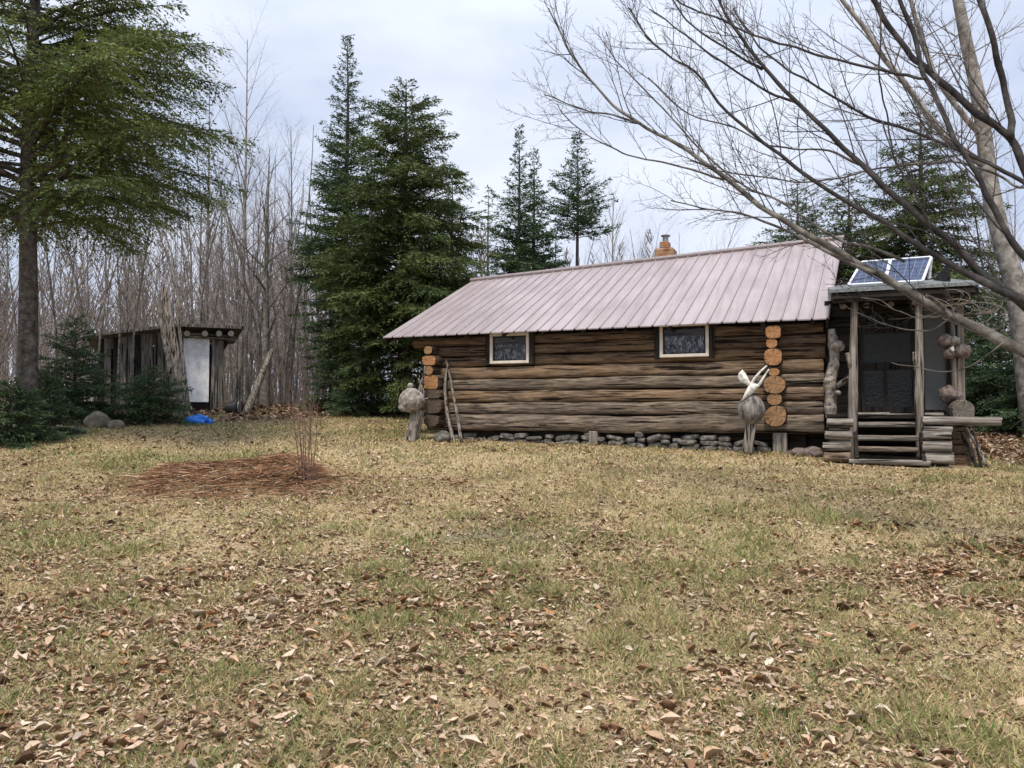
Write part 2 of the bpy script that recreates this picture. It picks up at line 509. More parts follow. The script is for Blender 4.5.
def mk_endgrain(name, a, b_, c):
    m, nt, b = new_mat(name)
    t = nt.nodes.new("ShaderNodeTexCoord")
    w = N(nt, "ShaderNodeTexWave", wave_type='RINGS', rings_direction='Y', Scale=22.0, Distortion=3.0, Detail=3.0)
    w.inputs["Detail Scale"].default_value = 1.5
    nt.links.new(t.outputs["Object"], w.inputs["Vector"])
    r = ramp(nt, [(0.0, a), (0.6, b_), (1.0, c)]); nt.links.new(w.outputs["Fac"], r.inputs[0])
    n = N(nt, "ShaderNodeTexNoise", Scale=14.0, Detail=5.0, Roughness=0.7); nt.links.new(t.outputs["Object"], n.inputs["Vector"])
    r2 = ramp(nt, [(0.3, (0.32,) * 3), (0.62, (1.15,) * 3)]); nt.links.new(n.outputs["Fac"], r2.inputs[0])
    col = mixc(nt, r.outputs[0], r2.outputs[0], 1.0, 'MULTIPLY')
    nv = N(nt, "ShaderNodeVectorMath", operation='NORMALIZE'); nt.links.new(t.outputs["Object"], nv.inputs[0])
    n3 = N(nt, "ShaderNodeTexNoise", Scale=4.5, Detail=3.0, Roughness=0.6); nt.links.new(nv.outputs[0], n3.inputs["Vector"])
    r3 = ramp(nt, [(0.40, (0.12, 0.09, 0.07)), (0.455, (1, 1, 1))]); nt.links.new(n3.outputs["Fac"], r3.inputs[0])
    col = mixc(nt, col, r3.outputs[0], 0.85, 'MULTIPLY')
    nt.links.new(col, b.inputs["Base Color"]); b.inputs["Roughness"].default_value = 0.75
    return m
M['end_orange'] = mk_endgrain("orange sawn end", (0.26, 0.115, 0.040), (0.42, 0.195, 0.07), (0.50, 0.265, 0.11))
M['end_tan'] = mk_endgrain("tan sawn end", (0.20, 0.10, 0.042), (0.33, 0.18, 0.078), (0.41, 0.25, 0.125))
M['end_brown'] = mk_endgrain("dull brown sawn end", (0.06, 0.042, 0.028), (0.10, 0.07, 0.048), (0.14, 0.10, 0.07))
M['end_grey'] = mk_endgrain("grey sawn end", (0.08, 0.068, 0.055), (0.14, 0.12, 0.10), (0.21, 0.185, 0.155))

def mk_glass():
    m, nt, b = new_mat("window glass")
    b.inputs["Base Color"].default_value = (0.01, 0.012, 0.014, 1); b.inputs["Roughness"].default_value = 0.03
    b.inputs["IOR"].default_value = 1.6
    tr = nt.nodes.new("ShaderNodeBsdfTransparent"); ms = nt.nodes.new("ShaderNodeMixShader"); ms.inputs[0].default_value = 0.75
    nt.links.new(b.outputs[0], ms.inputs[1]); nt.links.new(tr.outputs[0], ms.inputs[2])
    nt.links.new(ms.outputs[0], nt.nodes["Material Output"].inputs["Surface"])
    return m
M['glass'] = mk_glass()
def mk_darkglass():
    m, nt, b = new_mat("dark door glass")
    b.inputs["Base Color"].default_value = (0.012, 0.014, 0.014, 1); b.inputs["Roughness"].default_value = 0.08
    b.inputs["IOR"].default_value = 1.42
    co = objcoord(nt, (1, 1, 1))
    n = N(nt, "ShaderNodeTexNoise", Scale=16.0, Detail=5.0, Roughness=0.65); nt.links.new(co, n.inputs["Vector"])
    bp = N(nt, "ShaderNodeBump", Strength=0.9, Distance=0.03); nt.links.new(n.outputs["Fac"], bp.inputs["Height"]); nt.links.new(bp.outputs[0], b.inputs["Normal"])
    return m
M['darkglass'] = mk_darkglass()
def mk_reflection():
    m, nt, b = new_mat("painted pane reflection")
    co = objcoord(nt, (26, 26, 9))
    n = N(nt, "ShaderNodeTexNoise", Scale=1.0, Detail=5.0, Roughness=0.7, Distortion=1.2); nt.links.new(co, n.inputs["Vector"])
    r = ramp(nt, [(0.44, (0.02, 0.024, 0.03)), (0.53, (0.22, 0.25, 0.30)), (0.66, (0.85, 0.88, 0.95))]); nt.links.new(n.outputs["Fac"], r.inputs[0])  # dark to pale streaks: tree reflection put into the colour
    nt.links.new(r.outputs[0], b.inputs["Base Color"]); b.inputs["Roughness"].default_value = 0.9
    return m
M['reflection_sheet'] = mk_reflection()
def mk_cells():
    m, nt, b = new_mat("solar cells")
    t = nt.nodes.new("ShaderNodeTexCoord")
    br = N(nt, "ShaderNodeTexBrick", Scale=1.0, offset=0.0, squash=1.0)
    br.inputs["Color1"].default_value = (0.022, 0.035, 0.085, 1); br.inputs["Color2"].default_value = (0.03, 0.048, 0.11, 1)
    br.inputs["Mortar"].default_value = (0.22, 0.25, 0.30, 1); br.inputs["Mortar Size"].default_value = 0.0025
    br.inputs["Brick Width"].default_value = 0.105; br.inputs["Row Height"].default_value = 0.125
    nt.links.new(t.outputs["UV"], br.inputs["Vector"])
    nt.links.new(br.outputs["Color"], b.inputs["Base Color"]); b.inputs["Roughness"].default_value = 0.25
    b.inputs["IOR"].default_value = 1.4
    return m
M['cells'] = mk_cells()
def mk_brick():
    m, nt, b = new_mat("rusty chimney brick")
    co = objcoord(nt, (1, 1, 1))
    n = N(nt, "ShaderNodeTexNoise", Scale=5.0, Detail=5.0, Roughness=0.7); nt.links.new(co, n.inputs["Vector"])
    r = ramp(nt, [(0.33, (0.11, 0.065, 0.042)), (0.47, (0.30, 0.14, 0.07)), (0.58, (0.34, 0.21, 0.12)), (0.7, (0.26, 0.22, 0.18))]); nt.links.new(n.outputs["Fac"], r.inputs[0])
    t = nt.nodes.new("ShaderNodeTexCoord")
    w = N(nt, "ShaderNodeTexWave", wave_type='BANDS', bands_direction='Z', Scale=4.6); nt.links.new(t.outputs["Object"], w.inputs["Vector"])
    r2 = ramp(nt, [(0.05, (0.6,) * 3), (0.15, (1,) * 3)]); nt.links.new(w.outputs["Fac"], r2.inputs[0])
    nt.links.new(mixc(nt, r.outputs[0], r2.outputs[0], 1.0, 'MULTIPLY'), b.inputs["Base Color"]); b.inputs["Roughness"].default_value = 0.9
    return m
M['brick'] = mk_brick()
def mk_screen():
    m, nt, b = new_mat("grey insect screen")
    b.inputs["Base Color"].default_value = (0.19, 0.195, 0.19, 1); b.inputs["Roughness"].default_value = 0.8
    tr = nt.nodes.new("ShaderNodeBsdfTransparent"); ms = nt.nodes.new("ShaderNodeMixShader"); ms.inputs[0].default_value = 0.45
    nt.links.new(b.outputs[0], ms.inputs[1]); nt.links.new(tr.outputs[0], ms.inputs[2])
    nt.links.new(ms.outputs[0], nt.nodes["Material Output"].inputs["Surface"])
    return m
M['screen'] = mk_screen()

# ------------------------------------------------------------------ ground colour field
def forest(x, y):
    """1 in the wood, 0 on the lawn"""
    edge = 14.6 + 0.85 * np.clip(x + 9.5, 0, 7) + 0.9 * (fbm(x * 0.6, y * 0.6, 8.0, 3) - 0.5)
    left = sstep(y - edge, -0.6, 0.6) * (x < 1)
    right = sstep(x - (6.3 + 0.45 * np.clip(13.5 - y, 0, 9)) - 0.8 * (fbm(x * 0.7, y * 0.7, 2.0, 2) - 0.5), -0.3, 0.5) * sstep(y, 9.6, 10.8)
    back = sstep(y, 20.5, 22)
    return np.clip(left + right + back, 0, 1)

STRAW = np.array([0.57, 0.455, 0.27]); GREEN = np.array([0.29, 0.265, 0.12]); BROWN = np.array([0.25, 0.17, 0.105])
DARK = np.array([0.10, 0.075, 0.055]); LITTER = np.array([0.25, 0.18, 0.12]); RUST = np.array([0.24, 0.125, 0.06])

def blob(x, y, cx, cy, rx, ry):
    return np.exp(-(((x - cx) / rx) ** 2 + ((y - cy) / ry) ** 2))

def field(x, y):
    x = np.asarray(x, float); y = np.asarray(y, float)
    g = 0.60 * fbm(x * 0.45 + 5, y * 0.45, 1.0, 3) + 0.40 * fbm(x * 2.3, y * 2.3, 4.0, 3)
    bias = 0.05 * sstep(9 - y, 0, 5) + 0.20 * blob(x, y, -5.5, 11.5, 2.3, 0.9) + 0.24 * blob(x, y, 5.9, 9.8, 1.8, 0.8) - 0.10 * blob(x, y, 1.5, 11.0, 4.5, 2.2) \
        + 0.06 * blob(x, y, 2.5, 5.0, 2.2, 2.0) + 0.07 * blob(x, y, -2.2, 3.8, 1.5, 1.0) + 0.10 * blob(x, y, -5, 7.0, 1.5, 1.0)
    green = 0.70 * sstep(g + bias, 0.50, 0.78)
    dk = 0.55 * sstep(fbm(x * 1.3 + 40, y * 1.3, 6.0, 4), 0.56, 0.72)
    # bare ashy patches
    ash = np.clip(0.65 * blob(x, y, -0.2, 7.0, 0.6, 0.45) + 0.8 * blob(x, y, 2.25, 12.1, 0.35, 0.35) + 0.6 * blob(x, y, 0.9, 4.9, 0.5, 0.25), 0, 1) * sstep(fbm(x * 4, y * 4, 2.0, 2), 0.3, 0.6)
    rust = np.clip(0.8 * blob(x, y, -3.42, 9.75, 0.9, 0.9) - 0.5 * blob(x, y, -3.42, 9.75, 0.4, 0.4), 0, 1)
    rust = np.maximum(rust, 0.6 * blob(x, y, -4.0, 9.2, 1.5, 0.5))
    return green, dk, ash, rust, forest(x, y)

def colour(x, y):
    green, dk, ash, rust, fo = field(x, y)
    c = STRAW * (1 - green[..., None]) + GREEN * green[..., None]
    c = c * (1 - dk[..., None]) + BROWN * dk[..., None]
    c = c * (1 - ash[..., None]) + np.array([0.24, 0.21, 0.185]) * ash[..., None]
    c = c * (1 - rust[..., None]) + RUST * rust[..., None]
    c = c * (1 - fo[..., None]) + LITTER * fo[..., None]
    return c

# ------------------------------------------------------------------ ground sheet
def axis_pts(lo, hi, c0, c1, step, grow):
    pts = list(np.arange(c0, c1, step)); s = step; p = pts[-1]
    while p < hi:
        s *= grow; p += s; pts.append(p)
    s = step; p = c0; pre = []
    while p > lo:
        s *= grow; p -= s; pre.append(p)
    return np.array(pre[::-1] + pts)
gx = axis_pts(-500, 500, -11, 11, 0.075, 1.12)
gy = axis_pts(-120, 700, 1.5, 23, 0.075, 1.12)
GX, GY = np.meshgrid(gx, gy, indexing='ij')
GZ = gz(GX, GY)
nx, ny = GX.shape
i = np.arange(nx - 1)[:, None] * ny; j = np.arange(ny - 1)[None]
F = np.stack([i + j, i + ny + j, i + ny + j + 1, i + j + 1], -1).reshape(-1, 4)
gcol = colour(GX, GY) * 0.66
MB().add(np.stack([GX, GY, GZ], -1), F, gcol.reshape(-1, 3)).build("ground", M['ground'], smooth=True)["kind"] = "structure"

# ------------------------------------------------------------------ cabin frame (used below to keep grass out from under it)
ORI = np.array([5.056, 12.6, 0.0])
AX = np.array([0.929, -0.369, 0.0]); AX /= np.linalg.norm(AX)
AY = np.array([0.369, 0.929, 0.0]); AY /= np.linalg.norm(AY)
RZ = math.atan2(AX[1], AX[0])
def to_local(p):
    d = np.asarray(p) - ORI
    return np.stack([d @ AX, d @ AY, d[..., 2]], -1)
def at(px, py, y):
    """cabin-local (x, y, z) on the plane local y = y seen at a pixel"""
    d = FWD + np.array([(px - 512) / FPX, 0, 0]) + UPV * (384 - py) / FPX
    o = np.array([0, 0, EYE])
    t = (y - (o - ORI) @ AY) / (d @ AY)
    p = o + d * t
    l = to_local(p)
    return np.array([l[0], y, l[2]])
def gl(x, y):
    """ground height under a cabin-local point"""
    p = ORI + AX * x + AY * y
    return float(gz(p[0], p[1]))

# ------------------------------------------------------------------ grass and fallen leaves
def scatter(n, y0, y1, slope=0.80, pad=0.7):
    y = np.sqrt(rng.random(int(n * 1.0)) * (y1 ** 2 - y0 ** 2) + y0 ** 2)
    x = (rng.random(len(y)) * 2 - 1) * (slope * y + pad)
    return x, y

def inside_cabin(x, y):
    d0 = (x - ORI[0]) * AX[0] + (y - ORI[1]) * AX[1]; d1 = (x - ORI[0]) * AY[0] + (y - ORI[1]) * AY[1]
    return ((d0 > -7.5) & (d0 < 2.2) & (d1 > -0.05)) | ((d0 > 0.0) & (d0 < 1.95) & (d1 > -1.15))

gm = MB()
for n, y0, y1, w, h in ((380000, 2.4, 6.0, 0.0026, 0.040), (360000, 6.0, 11.0, 0.0042, 0.042), (420000, 11.0, 21.5, 0.008, 0.048)):
    x, y = scatter(n, y0, y1)
    green, dk, ash, rust, fo = field(x, y)
    keep = (rng.random(len(x)) < (1 - 0.9 * fo) * (1 - 0.85 * ash) * (1 - 0.8 * np.clip(rust, 0, 1)) * (0.55 + 0.45 * fbm(x * 5, y * 5, 0.0, 2))) & ~inside_cabin(x, y)
    x, y, green, dk = x[keep], y[keep], green[keep], dk[keep]
    k = len(x)
    isg = rng.random(k) < (0.12 + 0.58 * green)
    hh = h * (0.5 + rng.random(k)) * (0.8 + 0.7 * isg)
    hh *= 0.50 + 1.05 * sstep(fbm(x * 3.6 + 9, y * 3.6, 7.0, 3), 0.42, 0.72)
    a = rng.random(k) * 2 * math.pi
    lean = np.where(isg, 0.5 + 0.9 * rng.random(k), 0.8 + 1.6 * rng.random(k))
    d = np.stack([np.cos(a), np.sin(a)], 1)
    z = gz(x, y)
    b = np.stack([x, y, z - 0.004], 1)
    hor = np.sin(np.clip(lean, 0, 1.5)); ver = np.cos(np.clip(lean, 0, 1.5))
    L_ = hh * np.where(isg, 1.0, 1.35)
    tip = b + np.concatenate([d * (L_ * hor)[:, None], (L_ * ver + 0.008)[:, None]], 1)
    a2 = rng.random(k) * math.pi
    s = np.stack([np.cos(a2), np.sin(a2), np.zeros(k)], 1) * (w * (0.6 + 0.8 * rng.random(k)))[:, None]
    mid = b * 0.5 + tip * 0.5 + np.stack([0 * x, 0 * x, 0.12 * L_], 1)
    V = np.stack([b - s, b + s, mid + s * 0.8, tip, mid - s * 0.8], 1).reshape(-1, 3)
    q = np.arange(k)[:, None] * 5
    cs = STRAW * (0.62 + 0.75 * rng.random((k, 1))) * np.array([1.0, 0.98, 0.94]) + rng.normal(0, 0.012, (k, 3))
    cg = GREEN * (0.6 + 0.8 * rng.random((k, 1))) + np.array([0.03, 0.02, 0.0]) * rng.random((k, 1))
    cg = np.where(rng.random((k, 1)) < 0.28, np.array([0.135, 0.20, 0.055]) * (0.7 + 0.6 * rng.random((k, 1))), cg)      # fresh shoots
    col = np.where(isg[:, None], cg, cs)
    br = (rng.random(k) < 0.10 + 0.4 * dk)[:, None]
    col = np.where(br & ~isg[:, None], BROWN * (0.6 + 0.9 * rng.random((k, 1))), col)
    gm.add(V, [q + np.array([[0, 1, 2, 4]]), q + np.array([[4, 2, 3]])], np.repeat(np.clip(col, 0.01, 1), 5, 0))
tag(gm.build("grass", M['grass']), "short matted dry grass with greener tufts covering the lawn", "grass", kind="stuff")

LEAFC = np.array([[0.43, 0.305, 0.20], [0.50, 0.38, 0.275], [0.25, 0.145, 0.082], [0.13, 0.07, 0.042], [0.36, 0.185, 0.085], [0.32, 0.22, 0.14], [0.56, 0.46, 0.355]])
def leaf_mesh(mb, x, y, size, lift, pal_w, shade=1.0):
    k = len(x)
    T = np.array([[0, 0, 0], [-.27, .24, 1], [.27, .24, 1], [-.36, .55, 1.1], [.36, .55, 1.1], [0, .33, 0], [0, .64, 0.05], [0, 1.0, 0.3]])
    f = (rng.random(k) - 0.25) * 0.62; cu = (rng.random(k) - 0.3) * 0.9
    asp = 0.30 + 0.48 * rng.random(k)
    X = T[None, :, 0] * asp[:, None] * (1 + 0.55 * (rng.random((k, 8)) - .5)); Yt = np.broadcast_to(T[None, :, 1] - 0.5, (k, 8)) * (1 + 0.12 * (rng.random((k, 8)) - .5))
    Z = T[None, :, 2] * f[:, None] + cu[:, None] * Yt ** 2 * 1.3 + 0.15 * (rng.random((k, 8)) - .5)
    sz = size * np.clip(np.exp(rng.normal(0.0, 0.34, k)), 0.45, 1.9)
    loc = np.stack([X, Yt, Z], -1) * sz[:, None, None]
    ti = rng.normal(0, 0.19, k); tj = rng.normal(0, 0.19, k)
    ca, sa = np.cos(ti), np.sin(ti)
    l2 = np.stack([loc[..., 0], loc[..., 1] * ca[:, None] - loc[..., 2] * sa[:, None], loc[..., 1] * sa[:, None] + loc[..., 2] * ca[:, None]], -1)
    ca, sa = np.cos(tj), np.sin(tj)
    l3 = np.stack([l2[..., 0] * ca[:, None] - l2[..., 2] * sa[:, None], l2[..., 1], l2[..., 0] * sa[:, None] + l2[..., 2] * ca[:, None]], -1)
    a = rng.random(k) * 2 * math.pi; ca, sa = np.cos(a), np.sin(a)
    W = np.stack([l3[..., 0] * ca[:, None] - l3[..., 1] * sa[:, None], l3[..., 0] * sa[:, None] + l3[..., 1] * ca[:, None], l3[..., 2]], -1)
    mn = W[..., 2].min(1)
    W[..., 0] += x[:, None]; W[..., 1] += y[:, None]
    W[..., 2] += (gz(x, y) - mn * 0.75 + lift * rng.random(k))[:, None]
    q = np.arange(k)[:, None] * 8
    c = LEAFC[rng.choice(len(LEAFC), k, p=pal_w)] * (0.7 + 0.5 * rng.random((k, 1))) * shade
    mb.add(W.reshape(-1, 3), [q + np.array([[1, 0, 5]]), q + np.array([[0, 2, 5]]), q + np.array([[1, 5, 6, 3]]), q + np.array([[5, 2, 4, 6]]), q + np.array([[3, 6, 7]]), q + np.array([[6, 4, 7]])], np.repeat(c, 8, 0))

def leaf_density(x, y):
    d = 0.20 + 0.75 * sstep(fbm(x * 1.3 + 3, y * 1.3 + 8, 5.0, 5), 0.40, 0.64)
    d = d * (0.45 + 0.55 * sstep(9.0 - y, 0, 4)) + 0.55 * blob(x, y, -2.2, 3.4, 1.6, 1.2) + 0.45 * blob(x, y, -1.9, 5.2, 1.5, 1.2) + 0.8 * blob(x, y, 4.1, 6.3, 0.6, 0.5) + 0.5 * blob(x, y, 3.2, 5.9, 0.6, 0.3) + 0.7 * blob(x, y, -3.2, 9.2, 2.0, 1.0) + 0.25 * blob(x, y, -1.6, 9.6, 1.2, 0.8)
    d = d - 0.30 * blob(x, y, 3, 11.2, 3.5, 1.6)
    return np.clip(d, 0.02, 1)
lm = MB()
PS = np.array([0.28, 0.24, 0.14, 0.11, 0.03, 0.13, 0.08]); PS /= PS.sum()
PW = np.array([0.28, 0.23, 0.15, 0.09, 0.05, 0.14, 0.10]); PW /= PW.sum()
PD = np.array([0.10, 0.05, 0.30, 0.30, 0.15, 0.10, 0.0]); PD /= PD.sum()
for n, y0, y1, s in ((15000, 2.4, 6.0, 0.050), (20000, 6.0, 11.5, 0.047), (28000, 11.5, 22, 0.056)):
    x, y = scatter(n, y0, y1)
    fo = forest(x, y)
    dens = np.maximum(leaf_density(x, y), 0.9 * fo)
    k = (rng.random(len(x)) < dens) & ~inside_cabin(x, y)
    leaf_mesh(lm, x[k], y[k], s, 0.016, PW)
for n, y0, y1, s in ((95000, 2.4, 6.0, 0.026), (110000, 6.0, 11.5, 0.031), (55000, 11.5, 20, 0.042)):     # broken bits pressed into the thatch
    x, y = scatter(n, y0, y1)
    k = (rng.random(len(x)) < np.clip(leaf_density(x, y) * 0.8 + 0.10, 0, 1)) & ~inside_cabin(x, y) & (forest(x, y) < 0.5)
    leaf_mesh(lm, x[k], y[k], s, 0.012, PS)
# damp dark drifts
for cx, cy, rx, ry, n in ((4.15, 6.3, 0.42, 0.36, 420), (3.15, 5.75, 0.35, 0.14, 110), (-0.75, 5.0, 0.45, 0.35, 110), (-2.6, 3.15, 0.5, 0.35, 220), (0.05, 3.9, 0.4, 0.3, 45), (3.4, 7.3, 0.3, 0.2, 60)):
    x = cx + rng.normal(0, 0.55, n) * rx; y = cy + rng.normal(0, 0.55, n) * ry
    leaf_mesh(lm, x, y, 0.056, 0.025, PD)
# wood floor
x = rng.uniform(-16, 0, 9000); y = rng.uniform(14, 30, 9000); k = forest(x, y) > 0.4
leaf_mesh(lm, x[k], y[k], 0.11, 0.05, PW, 0.8)
x = rng.uniform(6, 14, 9000); y = rng.uniform(8.5, 20, 9000); k = forest(x, y) > 0.4
leaf_mesh(lm, x[k], y[k], 0.09, 0.06, PW, 0.85)
tag(lm.build("fallen_leaves", M['leaf'], smooth=True), "dry curled tan and brown leaves strewn over the lawn and wood floor", "leaves", kind="stuff")

# ------------------------------------------------------------------ the log cabin
cab = thing("log_cabin", "weathered log cabin with mauve metal roof and screened porch", "cabin", (ORI[0], ORI[1], 0.0), RZ)
ZB, ZT = 1.24, 3.06
XL = at(431, 400, 0)[0]
# eight courses of hewn logs, each its own part
hs = np.array([0.31, 0.235, 0.225, 0.22, 0.235, 0.205, 0.20, 0.19]); hs = hs / hs.sum() * (ZT - ZB)
z = ZB
for k, h in enumerate(hs):
    mt = M['log_grey'] if k in (0, 1, 3) else (M['log_mid'] if k in (2, 4) else M['log_brown'])
    dx = rng.uniform(-0.02, 0.03)
    V, F, e0, e1 = hewn(XL - 0.05 - (0.35 if k == 7 else 0), 0.0 + dx, 0.10 - (0.03 if k == 0 else 0), 0.125 + (0.03 if k == 0 else 0), z + 0.001, z + h + 0.001, seed=k * 1.37 + 0.4, n=220, sq=3.4)
    mb = MB().add(V, F).add(V, [e0, e1], m=1)
    mb.build("wall_log", [mt, M['end_grey']], cab, smooth=True)
    z += h
# body of the house behind the logs
RY = 3.25
eL, eR = at(383, 337, -0.35), at(829, 318, -0.35)
rL, rR = at(471.5, 281.5, RY), at(843, 239, RY)
def roof_z(x, y):
    a = (x - eL[0]) / (eR[0] - eL[0])
    t = (y + 0.35) / (RY + 0.35)
    t = t if t <= 1 else 2 - t
    return (1 - t) * 3.07 + t * (rL[2] + (rR[2] - rL[2]) * a)
xa, xb, ya, yb = XL + 0.12, -0.78, 0.16, 6.4
ring = [(xa, ya), (xb, ya), (xb, RY), (xb, yb), (xa, yb), (xa, RY)]
Vb = np.array([[x, y, 1.0] for x, y in ring] + [[x, y, roof_z(x, y) - 0.10] for x, y in ring])
Fb = [np.array([[k, (k + 1) % 6, 6 + (k + 1) % 6, 6 + k] for k in range(6)]), np.array([[6, 7, 8, 11], [8, 9, 10, 11]])]
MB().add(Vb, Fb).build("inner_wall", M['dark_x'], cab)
V, F = box(xb + 0.01, 0.03, 0.17, 0.21, 1.26, 3.12)
MB().add(V, F).build("wing_wall", M['dark_x'], cab)
V, F = bevbox(XL - 0.6, 0.02, -0.03, 0.10, 3.045, 3.10, 0.01)
# projecting log ends of the partition wall
stackR = [(773, 332, 16, 12, 'end_orange', 3.6), (771.5, 343, 11.5, 10, 'end_orange', 2.2), (773, 357, 18.5, 17, 'end_orange', 2.5), (774, 372, 11, 7.5, 'end_orange', 2.6),
          (774.5, 384.5, 22, 18, 'end_tan', 2.2), (774.5, 399, 15.5, 12, 'end_tan', 2.2), (775.5, 416, 23, 21, 'end_tan', 2.1)]
def cross_log(cx, cy, w, h, y0, y1, endm, sq, seed, barkm):
    c = at(cx, cy, y0); e = at(cx + w / 2, cy + h / 2, y0); rx = e[0] - c[0]; rz = c[2] - e[2]
    m = 22; th = np.arange(m) * 2 * math.pi / m
    ct, st = np.cos(th), np.sin(th)
    ex = np.sign(ct) * np.abs(ct) ** (2 / sq); ez = np.sign(st) * np.abs(st) ** (2 / sq)
    wob = 1 + 0.10 * (vnoise(np.cos(th) * 1.5 + seed, np.sin(th) * 1.5, seed) - 0.5) * 2
    ys = np.array([0, 0.012, 0.05, 0.12, 0.2, y1 - y0])
    sc = np.array([0.97, 1.0, 1.02, 1.05, 1.06, 1.06])
    V = np.stack([ex[None] * rx * wob[None] * sc[:, None], np.broadcast_to(ys[:, None], (6, m)), ez[None] * rz * wob[None] * sc[:, None]], -1)
    i = np.arange(5)[:, None] * m; j = np.arange(m)[None]; j2 = (j + 1) % m
    F = np.stack([i + j, i + j2, i + m + j2, i + m + j], -1).reshape(-1, 4)
    mb = MB().add(V.reshape(-1, 3), [F, (np.arange(m) + 5 * m)[None]]).add(V[0] , np.arange(m)[None, ::-1], m=1)
    return mb.build("cross_log", [barkm, M[endm]], cab, smooth=False, loc=tuple(c))
M['burl_grey'] = wood("streaked grey burl", (0.05, 0.045, 0.04), (0.16, 0.145, 0.13), (0.33, 0.31, 0.285), 2, crack=0.2, along=4.0, across=11.0)
M['bark_log'] = wood("log skin", (0.02, 0.014, 0.01), (0.075, 0.052, 0.036), (0.16, 0.12, 0.085), 1)
for k, (cx, cy, w, h, e, sq) in enumerate(stackR):
    cross_log(cx, cy, w, h, -0.30 + 0.02 * (k % 2), 0.3, e, sq, k * 2.3, M['bark_log'])
stackL = [(428, 350, 8, 8, 'end_tan', 2.1), (428.5, 360.5, 13, 9.5, 'end_orange', 4), (428.5, 370.5, 9, 8.5, 'end_tan', 2.1), (430.5, 382, 14, 14, 'end_orange', 5),
          (431.5, 394, 17, 9, 'end_brown', 3), (431.5, 406, 21, 15, 'end_brown', 3), (431, 421, 15, 12, 'end_brown', 2.4)]
for k, (cx, cy, w, h, e, sq) in enumerate(stackL):
    cross_log(cx, cy, w, h, -0.33 + 0.02 * (k % 2), 0.3, e, sq, 30 + k * 2.3, M['bark_log'])
# end posts of the foundation
for px, w in ((780, 0.22), (594, 0.16)):
    p = at(px, 440, -0.03); g = gl(p[0], -0.03)
    V, F = bevbox(p[0] - w / 2, p[0] + w / 2, -0.12, 0.08, g - 0.05, ZB + 0.02, 0.015)
    MB().add(V, F).build("foundation_post", M['grey_z'], cab)
# dry-laid stones under the sill
x = XL + 0.45
k = 0
while x < -0.95:
    w = rng.uniform(0.14, 0.36)
    g = gl(x, 0)
    zz = g - 0.02
    while zz < ZB - 0.07:
        h = rng.uniform(0.06, 0.12)
        V, F = lump((0, 0, 0), (1, 1, 1), 0.42, 1.5, k * 1.7, 2)
        V = np.sign(V) * np.abs(V) ** 0.55          # slabby, squared field stones
        tilt = rng.normal(0, 0.14)
        V = V * np.array([w * 0.46, 0.10, h * 0.50]) + np.array([x + w / 2 + rng.uniform(-0.04, 0.04), 0.05 + rng.uniform(-0.06, 0.05), zz + h / 2])
        V[:, 2] += (V[:, 0] - x - w / 2) * tilt
        if zz + h > ZB - 0.03 and rng.random() < 0.6:
            break
        MB().add(V, F).build("foundation_stone", M['stone'], cab)
        zz += h * 0.95; k += 1
    x += w * 0.95
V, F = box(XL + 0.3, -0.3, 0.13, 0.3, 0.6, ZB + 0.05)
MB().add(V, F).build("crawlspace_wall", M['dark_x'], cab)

# metal roof with standing ribs
def roof_slope(name, A0, A1, B0, B1, nr, th=0.02):
    """A0-A1 eave (left, right), B0-B1 ridge"""
    us = []; hz = []; rib = []
    for k in range(nr):
        a = k / nr; w = 1 / nr
        for f, h in ((0.0, 0.0), (0.82, 0.0), (0.87, 0.022), (0.94, 0.022)):
            us.append(a + f * w); hz.append(h)
    us.append(1.0); hz.append(0.0)
    us = np.array(us); hz = np.array(hz)
    rows = 14
    ts = np.linspace(0, 1, rows)
    A = A0[None] + (A1 - A0)[None] * us[:, None]; B = B0[None] + (B1 - B0)[None] * us[:, None]
    V = A[:, None] + (B - A)[:, None] * ts[None, :, None]
    V[..., 2] += hz[:, None]
    V[..., 2] += 0.012 * (fbm(V[..., 0] * 1.1, V[..., 1] * 1.1, 2.0, 2) - 0.5)
    n = len(us)
    i = np.arange(n - 1)[:, None] * rows; j = np.arange(rows - 1)[None]
    F = np.stack([i + j, i + rows + j, i + rows + j + 1, i + j + 1], -1)
    if B0[1] < A0[1]:
        F = F[..., ::-1]
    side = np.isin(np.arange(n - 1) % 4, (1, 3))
    Vt = V.reshape(-1, 3)
    Vd = Vt - np.array([0, 0, th])
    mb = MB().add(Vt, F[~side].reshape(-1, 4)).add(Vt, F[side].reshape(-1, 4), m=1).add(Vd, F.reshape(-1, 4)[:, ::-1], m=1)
    # closing strip along the eave
    e = np.arange(n) * rows
    Ve = np.concatenate([Vt[e], Vd[e]]); q = np.arange(n - 1)
    mb.add(Ve, np.stack([q, q + n, q + n + 1, q + 1], -1), m=1)
    return mb.build(name, [M['roof'], M['rib']], cab)
rf = roof_slope("roof", eL, eR, rL, rR, 35)
bL = np.array([eL[0] + 0.3, 2 * RY + 0.35, 3.0]); bR = np.array([eR[0] - 0.3, 2 * RY + 0.35, 3.0])
roof_slope("rear_roof", bL, bR, rL - np.array([0, 0, 0.002]), rR - np.array([0, 0, 0.002]), 35)
V, F = tube([rL + (-0.02, 0, 0.03), rL * .5 + rR * .5 + (0, 0, 0.03), rR + (0.02, 0, 0.03)], 0.05, 8)
V[:, 2] = np.maximum(V[:, 2], 0)
MB().add(V, F).build("ridge_cap", M['rib'], rf)
for a, b in ((eR, rR), (eL, rL)):
    s = -0.03 if a is eR else 0.03
    V, F = board(a + (s, 0.03, -0.10), b + (s, 0, -0.10), 0.12, 0.03, (1, 0, 0))
    MB().add(V, F).build("rake_board", M['dark_x'], rf)
